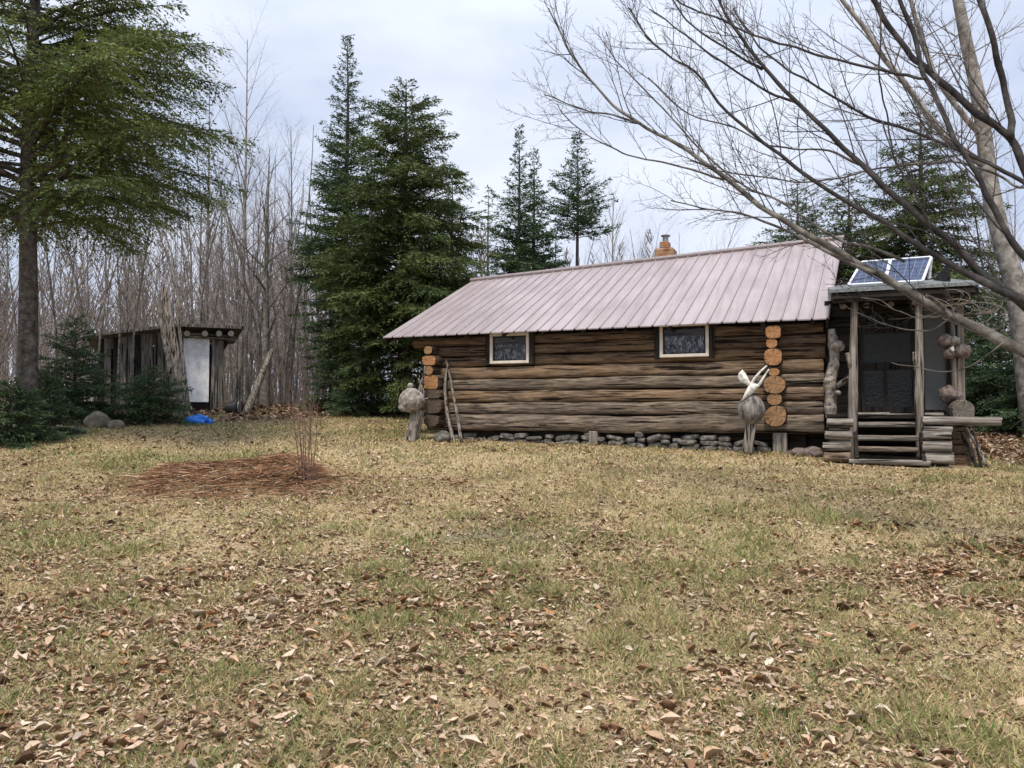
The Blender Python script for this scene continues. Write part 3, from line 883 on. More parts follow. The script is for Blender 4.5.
V, F = board(rR + (0.0, 0.02, 0.03), np.array([bR[0] + 0.25, bR[1], bR[2]]), 0.2, 0.04, (1, 0, 0))
MB().add(V, F).build("rake_board", M['dark_x'], rf)
for k, fx in enumerate(np.linspace(0.03, 0.97, 11)):      # rafter poles under the eave
    a = eL + (eR - eL) * fx
    V, F = tube([a + (0, 0.06, -0.06), (a + (0, 0.06, -0.06)) * 0.7 + 0.3 * (rL + (rR - rL) * fx + (0, 0, -0.06))], 0.035, 8)
    MB().add(V, F).build("rafter", M['dark_x'], rf)

# chimney behind the ridge
yc = RY + 0.35
b0 = at(665.5, 262, yc); x0 = at(656, 260, yc)[0]; x1 = at(675.5, 260, yc)[0]
zb = at(665, 249.5, yc)[2]; zn = at(665, 242, yc)[2]; zp = at(665, 236.5, yc)[2]
cx = (x0 + x1) / 2; hw = (x1 - x0) / 2
V, F = bevbox(cx - hw, cx + hw, yc - hw, yc + hw, b0[2] - 1.0, zb, 0.03)
ch = MB().add(V, F).build("chimney", M['brick'], cab)
V, F = bevbox(cx - hw * 0.55, cx + hw * 0.45, yc - hw * 0.5, yc + hw * 0.5, zb, zn, 0.03)
MB().add(V, F).build("chimney_neck", M['brick'], ch)
V, F = tube([(cx, yc, zn - 0.05), (cx, yc, zp)], 0.062, 14)
MB().add(V, F).build("flue_pipe", M['steel'], ch)
V, F = tube([(cx, yc, zp), (cx, yc, zp + 0.02), (cx, yc, zp + 0.045)], [0.10, 0.105, 0.03], 14)
MB().add(V, F).build("flue_cap", M['steel'], ch)

# windows
def window(px0, px1, py0, py1, ix0, ix1, iy0, iy1):
    yf = -0.10
    a = at(px0, py1, yf); b = at(px1, py0, yf); c = at(ix0, iy1, yf); d = at(ix1, iy0, yf)
    x0, x1, z0, z1 = a[0], b[0], (a[2] + at(px1, py1, yf)[2]) / 2, (b[2] + at(px0, py0, yf)[2]) / 2
    fw = 0.055
    mb = MB()
    for q in ((x0, x1, z0, z0 + fw), (x0, x1, z1 - fw * 1.1, z1)):
        V, F = bevbox(q[0], q[1], yf, 0.06, q[2], q[3], 0.008); mb.add(V, F)
    for q in ((x0, x0 + fw), (x1 - fw, x1)):
        V, F = bevbox(q[0], q[1], yf + 0.003, 0.06, z0 + fw, z1 - fw * 1.1, 0.008); mb.add(V, F)
    w = mb.build("window", M['frame'], cab)
    gx0, gx1, gz0, gz1 = x0 + fw, x1 - fw, z0 + fw, z1 - fw * 1.1
    mb = MB(); s = 0.02
    for q in ((gx0, gx1, gz0, gz0 + s), (gx0, gx1, gz1 - s, gz1)):
        V, F = box(q[0], q[1], -0.06, -0.03, q[2], q[3]); mb.add(V, F)
    for q in ((gx0, gx0 + s), (gx1 - s, gx1)):
        V, F = box(q[0], q[1], -0.059, -0.03, gz0 + s, gz1 - s); mb.add(V, F)
    mb.build("sash", M['dark_x'], w)
    V, F = box(gx0 + s, gx1 - s, -0.045, -0.041, gz0 + s, gz1 - s)
    MB().add(V, F).build("pane", M['glass'], w)
    # wavy sheet added behind the pane, pale streaks painted for reflected trees
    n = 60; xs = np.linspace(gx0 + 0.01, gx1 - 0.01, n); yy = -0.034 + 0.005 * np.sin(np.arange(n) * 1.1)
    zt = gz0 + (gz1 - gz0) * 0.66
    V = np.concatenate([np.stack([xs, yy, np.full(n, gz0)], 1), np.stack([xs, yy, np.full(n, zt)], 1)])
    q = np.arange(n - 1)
    MB().add(V, np.stack([q, q + 1, q + n + 1, q + n], -1)).build("reflection_sheet", M['reflection_sheet'], w)
    V, F = box(gx0, gx1, -0.026, -0.022, gz0, gz1)
    MB().add(V, F).build("dark_lining", M['dark_x'], w)
    for sx in (x0 - 0.05, x1 + 0.05):
        V, F = bevbox(sx - 0.045, sx + 0.045, -0.075, 0.05, z0 - 0.02, z1 + 0.01, 0.006)
        MB().add(V, F).build("side_trim", M['dark_z'], w)
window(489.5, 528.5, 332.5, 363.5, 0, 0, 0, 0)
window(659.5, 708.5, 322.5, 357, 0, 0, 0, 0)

# ------------------------------------------------------------------ porch (part of the cabin)
# roof: a mono-pitch slab rising to the back
fl, fr = at(829, 294, -0.85), at(984, 283.5, -0.85)
zf = (fl[2] + fr[2]) / 2
SL = 0.17
def slab(x0, x1, y0, y1, zoff, th):
    V, F = box(x0, x1, y0, y1, 0, th)
    V[:, 2] += zf + zoff + (V[:, 1] + 0.85) * SL
    return V, F
V, F = slab(fl[0], fr[0], -0.85, 2.6, 0.0, 0.05)
pr = MB().add(V, F).build("porch_roof", M['roofing'], cab)
V, F = slab(fl[0] + 0.06, fr[0] - 0.06, -0.78, 2.5, -0.16, 0.155)
MB().add(V, F).build("roof_deck", M['dark_x'], pr)
V, F = bevbox(fl[0] + 0.03, fr[0] - 0.10, -0.82, -0.785, zf - 0.10, zf - 0.015, 0.006)
MB().add(V, F).build("fascia", M['dark_x'], pr)
for k in range(6):
    xx = fl[0] + 0.2 + k * (fr[0] - fl[0] - 0.4) / 5
    V, F = tube([(xx, -0.70, zf - 0.20), (xx, 2.2, zf - 0.20 + 3.0 * SL)], 0.045, 10)
    MB().add(V, F).build("porch_rafter", M['log_brown'], pr)
# floor
PF = at(888, 413, -0.3)[2]
V, F = box(0.02, 1.85, -0.45, 2.4, PF - 0.08, PF - 0.02)
MB().add(V, F).build("porch_floor", M['dark_x'], cab)
# front wall: boards round the door, side wall, back
YW = 0.12
def atx(px, y=YW):
    return at(px, 360, y)[0]
zt_ = zf + (YW + 0.85) * SL - 0.16
dx0, dx1 = atx(859), atx(916)
dz0, dz1 = PF - 0.02, at(888, 321, YW)[2]
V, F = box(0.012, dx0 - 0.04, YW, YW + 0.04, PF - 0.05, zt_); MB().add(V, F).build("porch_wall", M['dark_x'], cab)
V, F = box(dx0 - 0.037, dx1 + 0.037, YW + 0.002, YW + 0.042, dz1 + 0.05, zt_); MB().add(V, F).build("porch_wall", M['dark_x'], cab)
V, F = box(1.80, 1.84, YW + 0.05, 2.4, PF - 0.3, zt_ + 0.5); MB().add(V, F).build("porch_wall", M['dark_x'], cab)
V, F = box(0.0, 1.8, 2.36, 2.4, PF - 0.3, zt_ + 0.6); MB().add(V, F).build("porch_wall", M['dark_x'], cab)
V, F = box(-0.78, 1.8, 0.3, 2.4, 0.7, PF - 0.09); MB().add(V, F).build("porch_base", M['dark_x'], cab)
# screen door
mb = MB()
for q in ((dx0, dx0 + 0.06, dz0, dz1), (dx1 - 0.06, dx1, dz0, dz1)):
    V, F = box(q[0], q[1], YW - 0.03, YW + 0.02, q[2], q[3]); mb.add(V, F)
zr1, zr0 = at(888, 362.5, YW)[2], at(888, 369.5, YW)[2]
zl0 = at(888, 407, YW)[2]; zu1 = at(888, 333, YW)[2]
for a, b in ((dz0, zl0), (zr0, zr1), (zu1, dz1)):
    V, F = box(dx0 + 0.06, dx1 - 0.06, YW - 0.027, YW + 0.02, a, b); mb.add(V, F)
xm = atx(885)
V, F = box(xm - 0.022, xm + 0.022, YW - 0.024, YW + 0.02, zl0, zr0); mb.add(V, F)
door = mb.build("screen_door", M['dark_z'], cab)
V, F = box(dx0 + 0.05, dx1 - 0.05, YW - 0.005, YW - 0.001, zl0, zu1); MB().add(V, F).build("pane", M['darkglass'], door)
V, F = tube([(dx1 - 0.03, YW - 0.03, zr0 - 0.02), (dx1 - 0.03, YW - 0.07, zr0 - 0.02), (dx1 - 0.03, YW - 0.07, zr0 + 0.1), (dx1 - 0.03, YW - 0.03, zr0 + 0.1)], 0.008, 6)
MB().add(V, F).build("handle", M['steel'], door)
mb = MB()
for q in ((dx0 - 0.07, dx0 - 0.003, dz0, dz1 + 0.06), (dx1 + 0.003, dx1 + 0.07, dz0, dz1 + 0.06)):
    V, F = box(q[0], q[1], YW - 0.02, YW + 0.05, q[2], q[3]); mb.add(V, F)
V, F = box(dx0 - 0.003, dx1 + 0.003, YW - 0.018, YW + 0.05, dz1 + 0.004, dz1 + 0.06); mb.add(V, F)
mb.build("door_frame", M['dark_z'], door)
# screened panel right of the door
sx0, sx1 = dx1 + 0.10, atx(947)
V, F = box(sx0, sx1, YW + 0.0, YW + 0.004, PF, zt_ - 0.02); sp = MB().add(V, F).build("screen_panel", M['screen'], cab)
mb = MB()
for q in ((sx0 - 0.025, sx0 + 0.01), (sx1 - 0.01, sx1 + 0.03)):
    V, F = box(q[0], q[1], YW - 0.02, YW + 0.03, PF, zt_ - 0.02); mb.add(V, F)
zz = at(935, 400, YW)[2]
V, F = box(sx0 + 0.01, sx1 - 0.01, YW - 0.018, YW + 0.03, PF, PF + 0.05); mb.add(V, F)
mb.build("screen_frame", M['dark_z'], sp)
V, F = box(sx0 + 0.02, sx1, YW + 0.35, YW + 0.36, PF, zt_); MB().add(V, F).build("pale_lining", M['roofing'], sp)

# posts
def post(pts_px, y, rads, mat, name="porch_post", amp=0.10, seed=0.0, sides=14, freq=7.0):
    pts = [at(px, py, y if not hasattr(y, '__len__') else y[k]) for k, (px, py) in enumerate(pts_px)]
    V, F = knotty(pts, rads, sides, amp, freq, seed)
    return MB().add(V, F).build(name, mat, cab, smooth=True)
yP = -0.62
ztop = zf + (yP + 0.85) * SL - 0.15
topA = at(854, 300, yP)
pA = post([(854.5, 297), (854, 330), (853.5, 360), (853, 395), (852.5, 430), (853, 462)], yP, [0.048, 0.05, 0.062, 0.07, 0.066, 0.075], M['grey_z'], seed=2.0)
V, F = knotty([at(853, 372, yP), at(849.5, 362, yP - 0.03), at(847, 353, yP - 0.06)], [0.05, 0.042, 0.028], 10, 0.15, 8, 4.0)
MB().add(V, F).build("fork_stub", M['grey_z'], pA, smooth=True)
pB = post([(918.5, 297), (919, 330), (919.5, 365), (919, 400), (920, 430), (920.5, 458)], yP, [0.048, 0.052, 0.062, 0.06, 0.058, 0.06], M['grey_z'], seed=8.0)
V, F = knotty([at(918, 368, yP), at(915.5, 360, yP - 0.03), at(914.5, 352, yP - 0.05)], [0.045, 0.038, 0.028], 10, 0.15, 8, 14.0)
MB().add(V, F).build("fork_stub", M['grey_z'], pB, smooth=True)
# gnarled post beside the wing wall
pC = post([(831.5, 329), (833, 343), (835, 358), (832, 372), (829.5, 384), (831, 398), (830.5, 408), (831, 418)], -0.18, [0.055, 0.075, 0.075, 0.085, 0.10, 0.085, 0.095, 0.08], M['burl'], seed=5.0, amp=0.22, sides=18, freq=9.0)
for (px, py, r) in ((837.5, 346, 0.105), (828, 381, 0.07), (838, 393, 0.045), (829, 404, 0.06)):
    V, F = lump(at(px, py, -0.23), (r, r * 0.9, r * 0.9), 0.22, 1.8, px * 0.1)
    MB().add(V, F).build("burl", M['burl'], pC, smooth=True)
V, F = knotty([at(833, 389, -0.3), at(842, 383, -0.45), at(850, 377, -0.58)], [0.04, 0.042, 0.04], 10, 0.12, 8, 3.3)
MB().add(V, F).build("brace", M['grey_z'], cab, smooth=True)
# squared right post with burls
p = at(958.5, 360, -0.30); ph = at(965, 360, -0.30)[0] - p[0]
z0 = at(958, 405, -0.30)[2]
V, F = bevbox(p[0] - ph, p[0] + ph, -0.30, -0.12, z0 - 0.3, zf + 0.55 * SL - 0.15, 0.02)
V[:, 0] += 0.012 * (fbm(V[:, 2] * 3, V[:, 0], 0.0, 2) - .5)
pD = MB().add(V, F).build("corner_post", M['grey_z'], cab)
for (px, py, r, mt) in ((945, 341, 0.115, 'burl_red'), (962.5, 351, 0.115, 'burl_red'), (949.5, 353.5, 0.085, 'burl_red'), (954, 341, 0.08, 'burl'), (948.5, 394, 0.135, 'burl_red'), (957.5, 396.5, 0.08, 'burl_red')):
    V, F = lump(at(px, py, -0.36), (r, r * 0.9, r * 0.95), 0.30, 2.3, px * 0.37)
    MB().add(V, F).build("burl", M[mt], pD, smooth=True)
V, F = tube([at(951.5, 347, -0.47), at(953, 351, -0.47)], [0.03, 0.02], 8)
MB().add(V, F).build("knot_scar", M['bleached'], pD)

# cribs of short logs, long rail, steps
def hlog(px0, px1, py, h, y, mat, name, seed, sq=2.3, endm='end_grey'):
    a = at(px0, py, y); b = at(px1, py, y); c = at((px0 + px1) / 2, py, y); e = at((px0 + px1) / 2, py + h / 2, y)
    r = c[2] - e[2]; zc = c[2]
    V, F, e0, e1 = hewn(a[0], b[0], y + r, r, zc - r, zc + r, seed, max(12, int((b[0] - a[0]) * 18)), 16, sq)
    return MB().add(V, F).add(V, [e0, e1], m=1).build(name, [mat, M[endm]], cab, smooth=True)
yC = -1.0
for k, (a, b, y, h) in enumerate(((827, 853, 423, 9), (829, 850, 428.5, 4), (825, 852, 435, 8), (829, 850, 440.5, 4.5), (823, 851, 446.5, 8), (824, 850, 457, 10))):
    hlog(a, b, y, h, yC + (0.06 if h < 6 else 0), M['grey_x'] if k != 5 else M['log_mid'], "crib_log", 60 + k)
for k, (a, b, y, h) in enumerate(((924, 953, 429.5, 5), (923, 952, 435.5, 8.5), (925, 951, 440.5, 4), (923, 952.5, 446.5, 10.5), (926, 955, 458.5, 11))):
    hlog(a, b, y, h, yC + (0.06 if h < 6 else 0), M['grey_x'], "crib_log", 80 + k)
hlog(928, 950, 470, 7, yC + 0.02, M['log_grey'], "crib_log", 91)
hlog(838, 849, 466, 6, yC + 0.05, M['log_grey'], "crib_log", 92)
hlog(923, 1002, 421, 9, -0.86, M['grey_x'], "rail_log", 71)
hlog(925, 944, 414.5, 4, -0.6, M['grey_x'], "rail_log", 73)
for k, (a, b, y, h, yy) in enumerate(((858, 890, 414.5, 4, -0.42), (884, 919, 416, 4.5, -0.44), (858, 918, 424.5, 5.5, -0.62), (858, 918, 438, 5.5, -0.78), (858, 918, 449.5, 6, -0.90), (849, 931, 462.5, 5.5, -1.06))):
    hlog(a, b, y, h, yy, M['grey_x'] if k != 4 else M['log_grey'], "step_log", 100 + k, 2.8)
    s = at((a + b) / 2, y, yy)
    V, F = bevbox(at(a, y, yy)[0] + 0.02, at(b, y, yy)[0] - 0.02, yy + 0.03, yy + 0.30, s[2] - 0.035, s[2] + 0.02, 0.01)
    MB().add(V, F).build("tread", M['log_grey'], cab)
for xx in (at(858, 440, -0.7)[0] - 0.03, at(919, 440, -0.7)[0] + 0.03):          # stringers carrying the treads
    V, F = board((xx, -1.0, gl(xx, -1.0) + 0.05), (xx, -0.4, PF - 0.12), 0.16, 0.05, (1, 0, 0))
    MB().add(V, F).build("stringer", M['dark_x'], cab)
for xx, y0_, y1_ in ((at(838, 440, yC)[0], yC + 0.1, -0.2), (at(938, 440, yC)[0], yC + 0.1, -0.2)):   # body of the cribs
    V, F = box(xx - 0.16, xx + 0.14, y0_, y1_, gl(xx, yC) - 0.05, at(838, 426, yC)[2])
    MB().add(V, F).build("crib_core", M['dark_x'], cab)
# big sawn log resting on the rail end
c = at(963, 411, -0.80)
ob = cross_log(963, 411, 23, 22, -0.80, -0.25, 'end_grey', 2.1, 7.7, M['log_grey'])
ob.name = "sawn_log"
# dark stump that carries the corner
p = at(958, 440, -0.45)
V, F = knotty([(p[0], -0.35, gl(p[0], -0.35) - 0.05), (p[0], -0.35, p[2]), (p[0] + 0.02, -0.33, at(958, 424, -0.45)[2])], [0.24, 0.19, 0.17], 16, 0.2, 5, 6.0)
MB().add(V, F).build("corner_stump", M['log_brown'], cab, smooth=True)

# ------------------------------------------------------------------ things about the cabin
def wpt(l):
    l = np.asarray(l, float)
    return ORI * np.array([1, 1, 0]) + AX * l[0] + AY * l[1] + np.array([0, 0, l[2]])
def W(px, py, y):
    return wpt(at(px, py, y))
def local_thing(name, label, cat, base, group=None):
    return thing(name, label, cat, base, 0.0, group)

# solar panels on the porch roof
def panel(tl, tr, br_, bl, label):
    q = [W(*a) for a in (bl, br_, tr, tl)]
    c = sum(q) / 4
    root = thing("solar_panel", label, "solar panel", c, 0, "solar panels on the porch roof")
    n = np.cross(q[1] - q[0], q[3] - q[0]); n /= np.linalg.norm(n)
    pts = np.array(q) - c
    mb = MB()
    mb.add(np.concatenate([pts * 0.985, pts * 0.985 - n * 0.02]), [np.array([[0, 1, 2, 3], [7, 6, 5, 4]]), np.array([[k, 4 + k, 4 + (k + 1) % 4, (k + 1) % 4] for k in range(4)])])
    o = mb.build("cell_sheet", M['cells'], root)
    uv = o.data.uv_layers.new(name="UVMap")
    w = np.linalg.norm(q[1] - q[0]); h = np.linalg.norm(q[3] - q[0])
    uvc = {0: (0, 0), 1: (w, 0), 2: (w, h), 3: (0, h)}
    for lp in o.data.loops:
        uv.data[lp.index].uv = uvc[lp.vertex_index % 4]
    mb = MB()
    for k in range(4):
        V, F = board(pts[k], pts[(k + 1) % 4], 0.035, 0.045, n); mb.add(V, F)
    mb.build("frame", M['alu'], root)
    for k in (2, 3):
        V, F = board(pts[k] - n * 0.02, pts[k] * 0.85 + pts[1 if k == 2 else 0] * 0.15 + np.array([AY[0], AY[1], 0]) * 0.14 + np.array([0, 0, -0.25]) , 0.03, 0.03, (1, 0, 0))
        MB().add(V, F).build("support_leg", M['alu'], root)
    return root
yb_, yt_ = -0.55, 0.05
panel((862, 262.5, yt_), (890, 260.5, yt_), (884, 283.5, yb_), (848.5, 285.5, yb_), "blue gridded solar panel with silver frame, the half beside the metal roof")
panel((891, 260.5, yt_), (931.5, 257.5, yt_), (922.5, 281.5, yb_), (885, 283.4, yb_), "blue gridded solar panel with silver frame, the half with the open support leg")

# burl stump with the white ornament
base = W(747, 450, -0.62); g = float(gz(base[0], base[1]))
o = thing("burl_stump", "round grey burl on a slanted post in front of the wall", "stump", (base[0], base[1], g))
off = np.array([base[0], base[1], g])
V, F = board(W(747, 452, -0.62) - off, W(752, 420, -0.58) - off, 0.15, 0.12, (-AY[0], -AY[1], 0)); MB().add(V, F).build("post", M['grey_z'], o)
V, F = lump(W(751, 409.5, -0.6) - off, (0.205, 0.20, 0.23), 0.20, 1.6, 3.0); MB().add(V, F).build("burl", M['burl_grey'], o, smooth=True)
def blade(pts, th):
    """a closed outline (pixels) as a thick rounded plate"""
    q = np.array([W(px, py, -0.68) for px, py in pts]); n = np.array([-AY[0], -AY[1], 0]) * th
    c = q.mean(0); k = len(q)
    V = np.concatenate([c + (q - c) * 0.86 + n, q, c + (q - c) * 0.86 - n])
    r = np.arange(k); r2 = (r + 1) % k
    return V, [np.stack([r, r2, k + r2, k + r], -1), np.stack([k + r, k + r2, 2 * k + r2, 2 * k + r], -1), r[None, ::-1], (r + 2 * k)[None]]
co = W(748, 385, -0.68)
orn = thing("ornament", "bleached white forked ornament with a fan-shaped lobe standing on the burl stump", "ornament", co)
mb = MB()
for pts, th in (([(737.5, 377), (739, 372.5), (742.5, 369.5), (745.5, 373), (749.5, 380.5), (752.5, 385), (749, 386.5), (744.5, 383.5), (740, 382)], 0.02),
                ([(740.5, 403), (744, 394.5), (748, 386.5), (752.5, 382), (757, 384), (755.5, 390), (751, 395), (745.5, 398.5)], 0.035)):
    V, F = blade(pts, th); mb.add(V - co, F)
V, F = knotty([W(751, 386, -0.68) - co, W(754, 379, -0.7) - co, W(760, 372, -0.72) - co, W(767, 365.5, -0.72) - co], [0.03, 0.021, 0.018, 0.010], 8, 0.22, 6, 1); mb.add(V, F)
V, F = knotty([W(752, 390, -0.68) - co, W(759, 385, -0.7) - co, W(764, 377, -0.72) - co, W(769, 369, -0.72) - co], [0.036, 0.027, 0.018, 0.009], 8, 0.22, 6, 2); mb.add(V, F)
mb.build("antler", M['bleached'], orn, smooth=True)

# burl on a leaning post at the far corner
base = W(412, 440, -0.7); g = float(gz(base[0], base[1])); off = np.array([base[0], base[1], g])
o = thing("burl_stump", "speckled round burl on a short split post at the cabin's far corner", "stump", off)
V, F = board(W(411.5, 441, -0.7) - off, W(418, 410, -0.62) - off, 0.2, 0.15, (-AY[0], -AY[1], 0)); MB().add(V, F).build("post", M['grey_z'], o)
mb = MB(); V, F = lump(W(411.5, 400.5, -0.72) - off, (0.25, 0.22, 0.23), 0.16, 1.5, 9.0); mb.add(V, F)
V, F = lump(W(402.5, 407.5, -0.86) - off, (0.075, 0.07, 0.075), 0.1, 1.5, 2.0); mb.add(V, F)
V, F = lump(W(410.5, 386, -0.72) - off, (0.06, 0.06, 0.06), 0.1, 1.5, 5.0); mb.add(V, F)
mb.build("burl", M['burl'], o, smooth=True)
for a in ([(418, 398), (420, 388), (423, 378), (425, 366)], [(422, 404), (423, 392), (421, 384), (418, 378)]):
    V, F = knotty([W(px, py, -0.5) - off for px, py in a], [0.035, 0.03, 0.024, 0.014], 8, 0.1, 6, 1)
    MB().add(V, F).build("branch_stub", M['grey_z'], o, smooth=True)
# leaning sticks
st = [("crooked grey stick with a hooked top leaning on the log wall", [(446, 361), (448, 367), (445.5, 376), (444.8, 392), (447.5, 416), (454, 443)]),
      ("straighter thin grey stick leaning on the log wall", [(448.5, 366), (451.5, 386), (457, 413), (461.5, 442)])]
for lb, a in st:
    n = len(a)
    pts = [W(px, py, -0.06 - 0.52 * max(0, (py - 372)) / 70) for px, py in a]
    off = pts[-1].copy()
    V, F = knotty([q - off for q in pts], np.linspace(0.022, 0.034, n), 8, 0.12, 7, n)
    o = MB().add(V, F).build("leaning_stick", M['grey_z'], smooth=True, loc=tuple(off)); tag(o, lb, "stick")
# rocks about the foundation
def rock(px, py, w, h, label, mat='stone', seed=0.0, name="rock", d=None):
    g = G(px, py)
    k = g[1] / FPX
    V, F = lump((0, 0, h * k * 0.40), (w * k / 2, w * k / 2.4, h * k * 0.62), 0.22, 1.4, seed)
    o = MB().add(V, F).build(name, M[mat], smooth=True, loc=tuple(g)); tag(o, label, "rock")
    return o
V, F = lump((0, 0, 0.08), (0.16, 0.14, 0.13), 0.25, 1.5, 4.0)
p = W(443, 436, -0.55); o = MB().add(V, F).build("rock", M['stone'], smooth=True, loc=(p[0], p[1], float(gz(p[0], p[1])))); tag(o, "pale rock at the foot of the leaning sticks", "rock")
rock(97, 428, 24, 16, "rounded mossy boulder left of the low fir bush", 'rock', 2.0)
rock(116, 429, 16, 9, "flat brown rock on the right of the rounded boulder", 'rock', 7.0)
rock(52, 440, 16, 6, "small flat stone among leaves near the big hemlock's trunk", 'stone', 3.0)
rock(76, 434, 20, 6, "long low stone between boulder and big hemlock", 'stone', 11.0)
# rubble and sticks between wing wall and steps
for k, (px, py, r) in enumerate(((800, 452, 0.13), (813, 456, 0.15), (790, 450, 0.08))):
    p = W(px, py, -0.35); V, F = lump((0, 0, r * 0.4), (r, r * 0.8, r * 0.7), 0.25, 1.6, k * 3.0)
    o = MB().add(V, F).build("rubble_stone", M['burl_red'], smooth=True, loc=(p[0], p[1], float(gz(p[0], p[1]))))
    tag(o, ("dark rubble stone in the gap under the wing wall", "largest dark rubble stone, nearest the log steps", "small dark rubble stone by the grey foundation post")[k], "stone")
for k, (a, b) in enumerate((((966, 428), (987, 459)), ((960, 432), (976, 462)), ((972, 430), (981, 462)))):
    p0 = W(*a, -0.5); p1 = W(*b, -0.75); p1[2] = float(gz(p1[0], p1[1])) + 0.01
    V, F = knotty([p0 - p1, (p0 + p1) / 2 - p1 + (0.02, 0, 0), np.zeros(3)], [0.02, 0.022, 0.024], 8, 0.1, 6, k)
    o = MB().add(V, F).build("propped_pole", M['dark_z'] if k else M['grey_z'], smooth=True, loc=tuple(p1))
    tag(o, ("palest thin pole propped against the porch's outer corner", "short dark pole propped beside the dark corner stump", "middle dark pole propped under the long rail log")[k], "pole")

# tangle of dry vines under the outer end of the porch roof
vb = W(955, 300, -0.75)
vt = MB()
for k in range(26):
    cx, cy = rng.uniform(925, 985), rng.uniform(296, 318)
    r = rng.uniform(6, 26); a0 = rng.random() * 6.28; sp = rng.uniform(2.0, 5.5); sq = rng.uniform(0.25, 0.75); sh = rng.uniform(-0.9, -0.45)
    pts = []
    for s in np.linspace(0, 1, 22):
        an = a0 + sp * s
        pts.append(W(cx + r * math.cos(an) * (1 + 0.3 * s), cy + r * sq * math.sin(an) - 2 * s, sh + 0.12 * math.sin(an * 0.7)) - vb)
    V, F = tube(pts, rng.uniform(0.004, 0.009), 5); vt.add(V, F)
o = vt.build("vine_tangle", M['vine'], smooth=True, loc=tuple(vb)); tag(o, "tangle of dry looping vines under the porch roof's outer end", "vine")

# ------------------------------------------------------------------ needle heap ring and bare shrub
hb = np.array([-3.42, 9.75, float(gz(-3.42, 9.75))])
k = 13000
an = rng.random(k) * 2 * math.pi
rr = 0.70 + 0.34 * fbm(np.cos(an) * 2.0, np.sin(an) * 2.0, 3.0, 3) + rng.normal(0, 0.13, k) + (rng.random(k) < 0.22) * rng.normal(0.02, 0.28, k)
xx = -3.42 + rr * np.cos(an); yy = 9.75 + rr * np.sin(an)
zz = gz(xx, yy) + rng.random(k) ** 2 * 0.075
da = an + math.pi / 2 + rng.normal(0, 0.55, k) + (rng.random(k) < 0.3) * rng.uniform(-1.5, 1.5, k)
ln = rng.uniform(0.08, 0.32, k); dz = rng.normal(0.02, 0.14, k)
d = np.stack([np.cos(da), np.sin(da), dz], 1) * ln[:, None]
c = np.stack([xx, yy, zz + 0.015], 1) - hb
up = np.array([0, 0, 1.0])
s = np.cross(d, rng.normal(0, 1, (k, 3))); s /= np.linalg.norm(s, axis=1, keepdims=True); s *= rng.uniform(0.0018, 0.0042, k)[:, None]
V = np.stack([c - d / 2 - s, c - d / 2 + s, c + np.array([0, 0, 0.01]) + s, c + d / 2, c + np.array([0, 0, 0.01]) - s], 1).reshape(-1, 3)
V[:, 2] = np.maximum(V[:, 2], gz(V[:, 0] + hb[0], V[:, 1] + hb[1]) - hb[2] + 0.002)
q = np.arange(k)[:, None] * 5
pc = np.array([[0.33, 0.175, 0.092], [0.23, 0.115, 0.06], [0.44, 0.28, 0.165], [0.11, 0.065, 0.042], [0.48, 0.36, 0.24]])
col = pc[rng.choice(5, k, p=[.30, .25, .16, .19, .10])] * (0.7 + 0.6 * rng.random((k, 1)))
o = MB().add(V, [q + np.array([[0, 1, 2, 4]]), q + np.array([[4, 2, 3]])], np.repeat(col, 5, 0)).build("needle_heap", M['strand'], loc=tuple(hb))
tag(o, "low ring of heaped rust-brown dead needles and stalks on the lawn", "heap")
for k, (dx, dy, r, mt) in enumerate(((0.05, -0.55, 0.06, 'stone'), (-0.30, -0.60, 0.05, 'stone'), (0.62, 0.15, 0.07, 'rock'))):
    p = np.array([-3.42 + dx, 9.75 + dy, 0]); p[2] = gz(p[0], p[1])
    V, F = lump((0, 0, r * 0.5), (r * 1.2, r, r * 0.8), 0.25, 1.5, k * 2.0)
    o = MB().add(V, F).build("rock", M[mt], smooth=True, loc=tuple(p))
    tag(o, ("grey stone in the front rim of the needle ring", "smaller grey stone in the front rim of the needle ring, nearer the hemlock", "brown stone in the needle ring beside the bare shrub")[k], "rock")

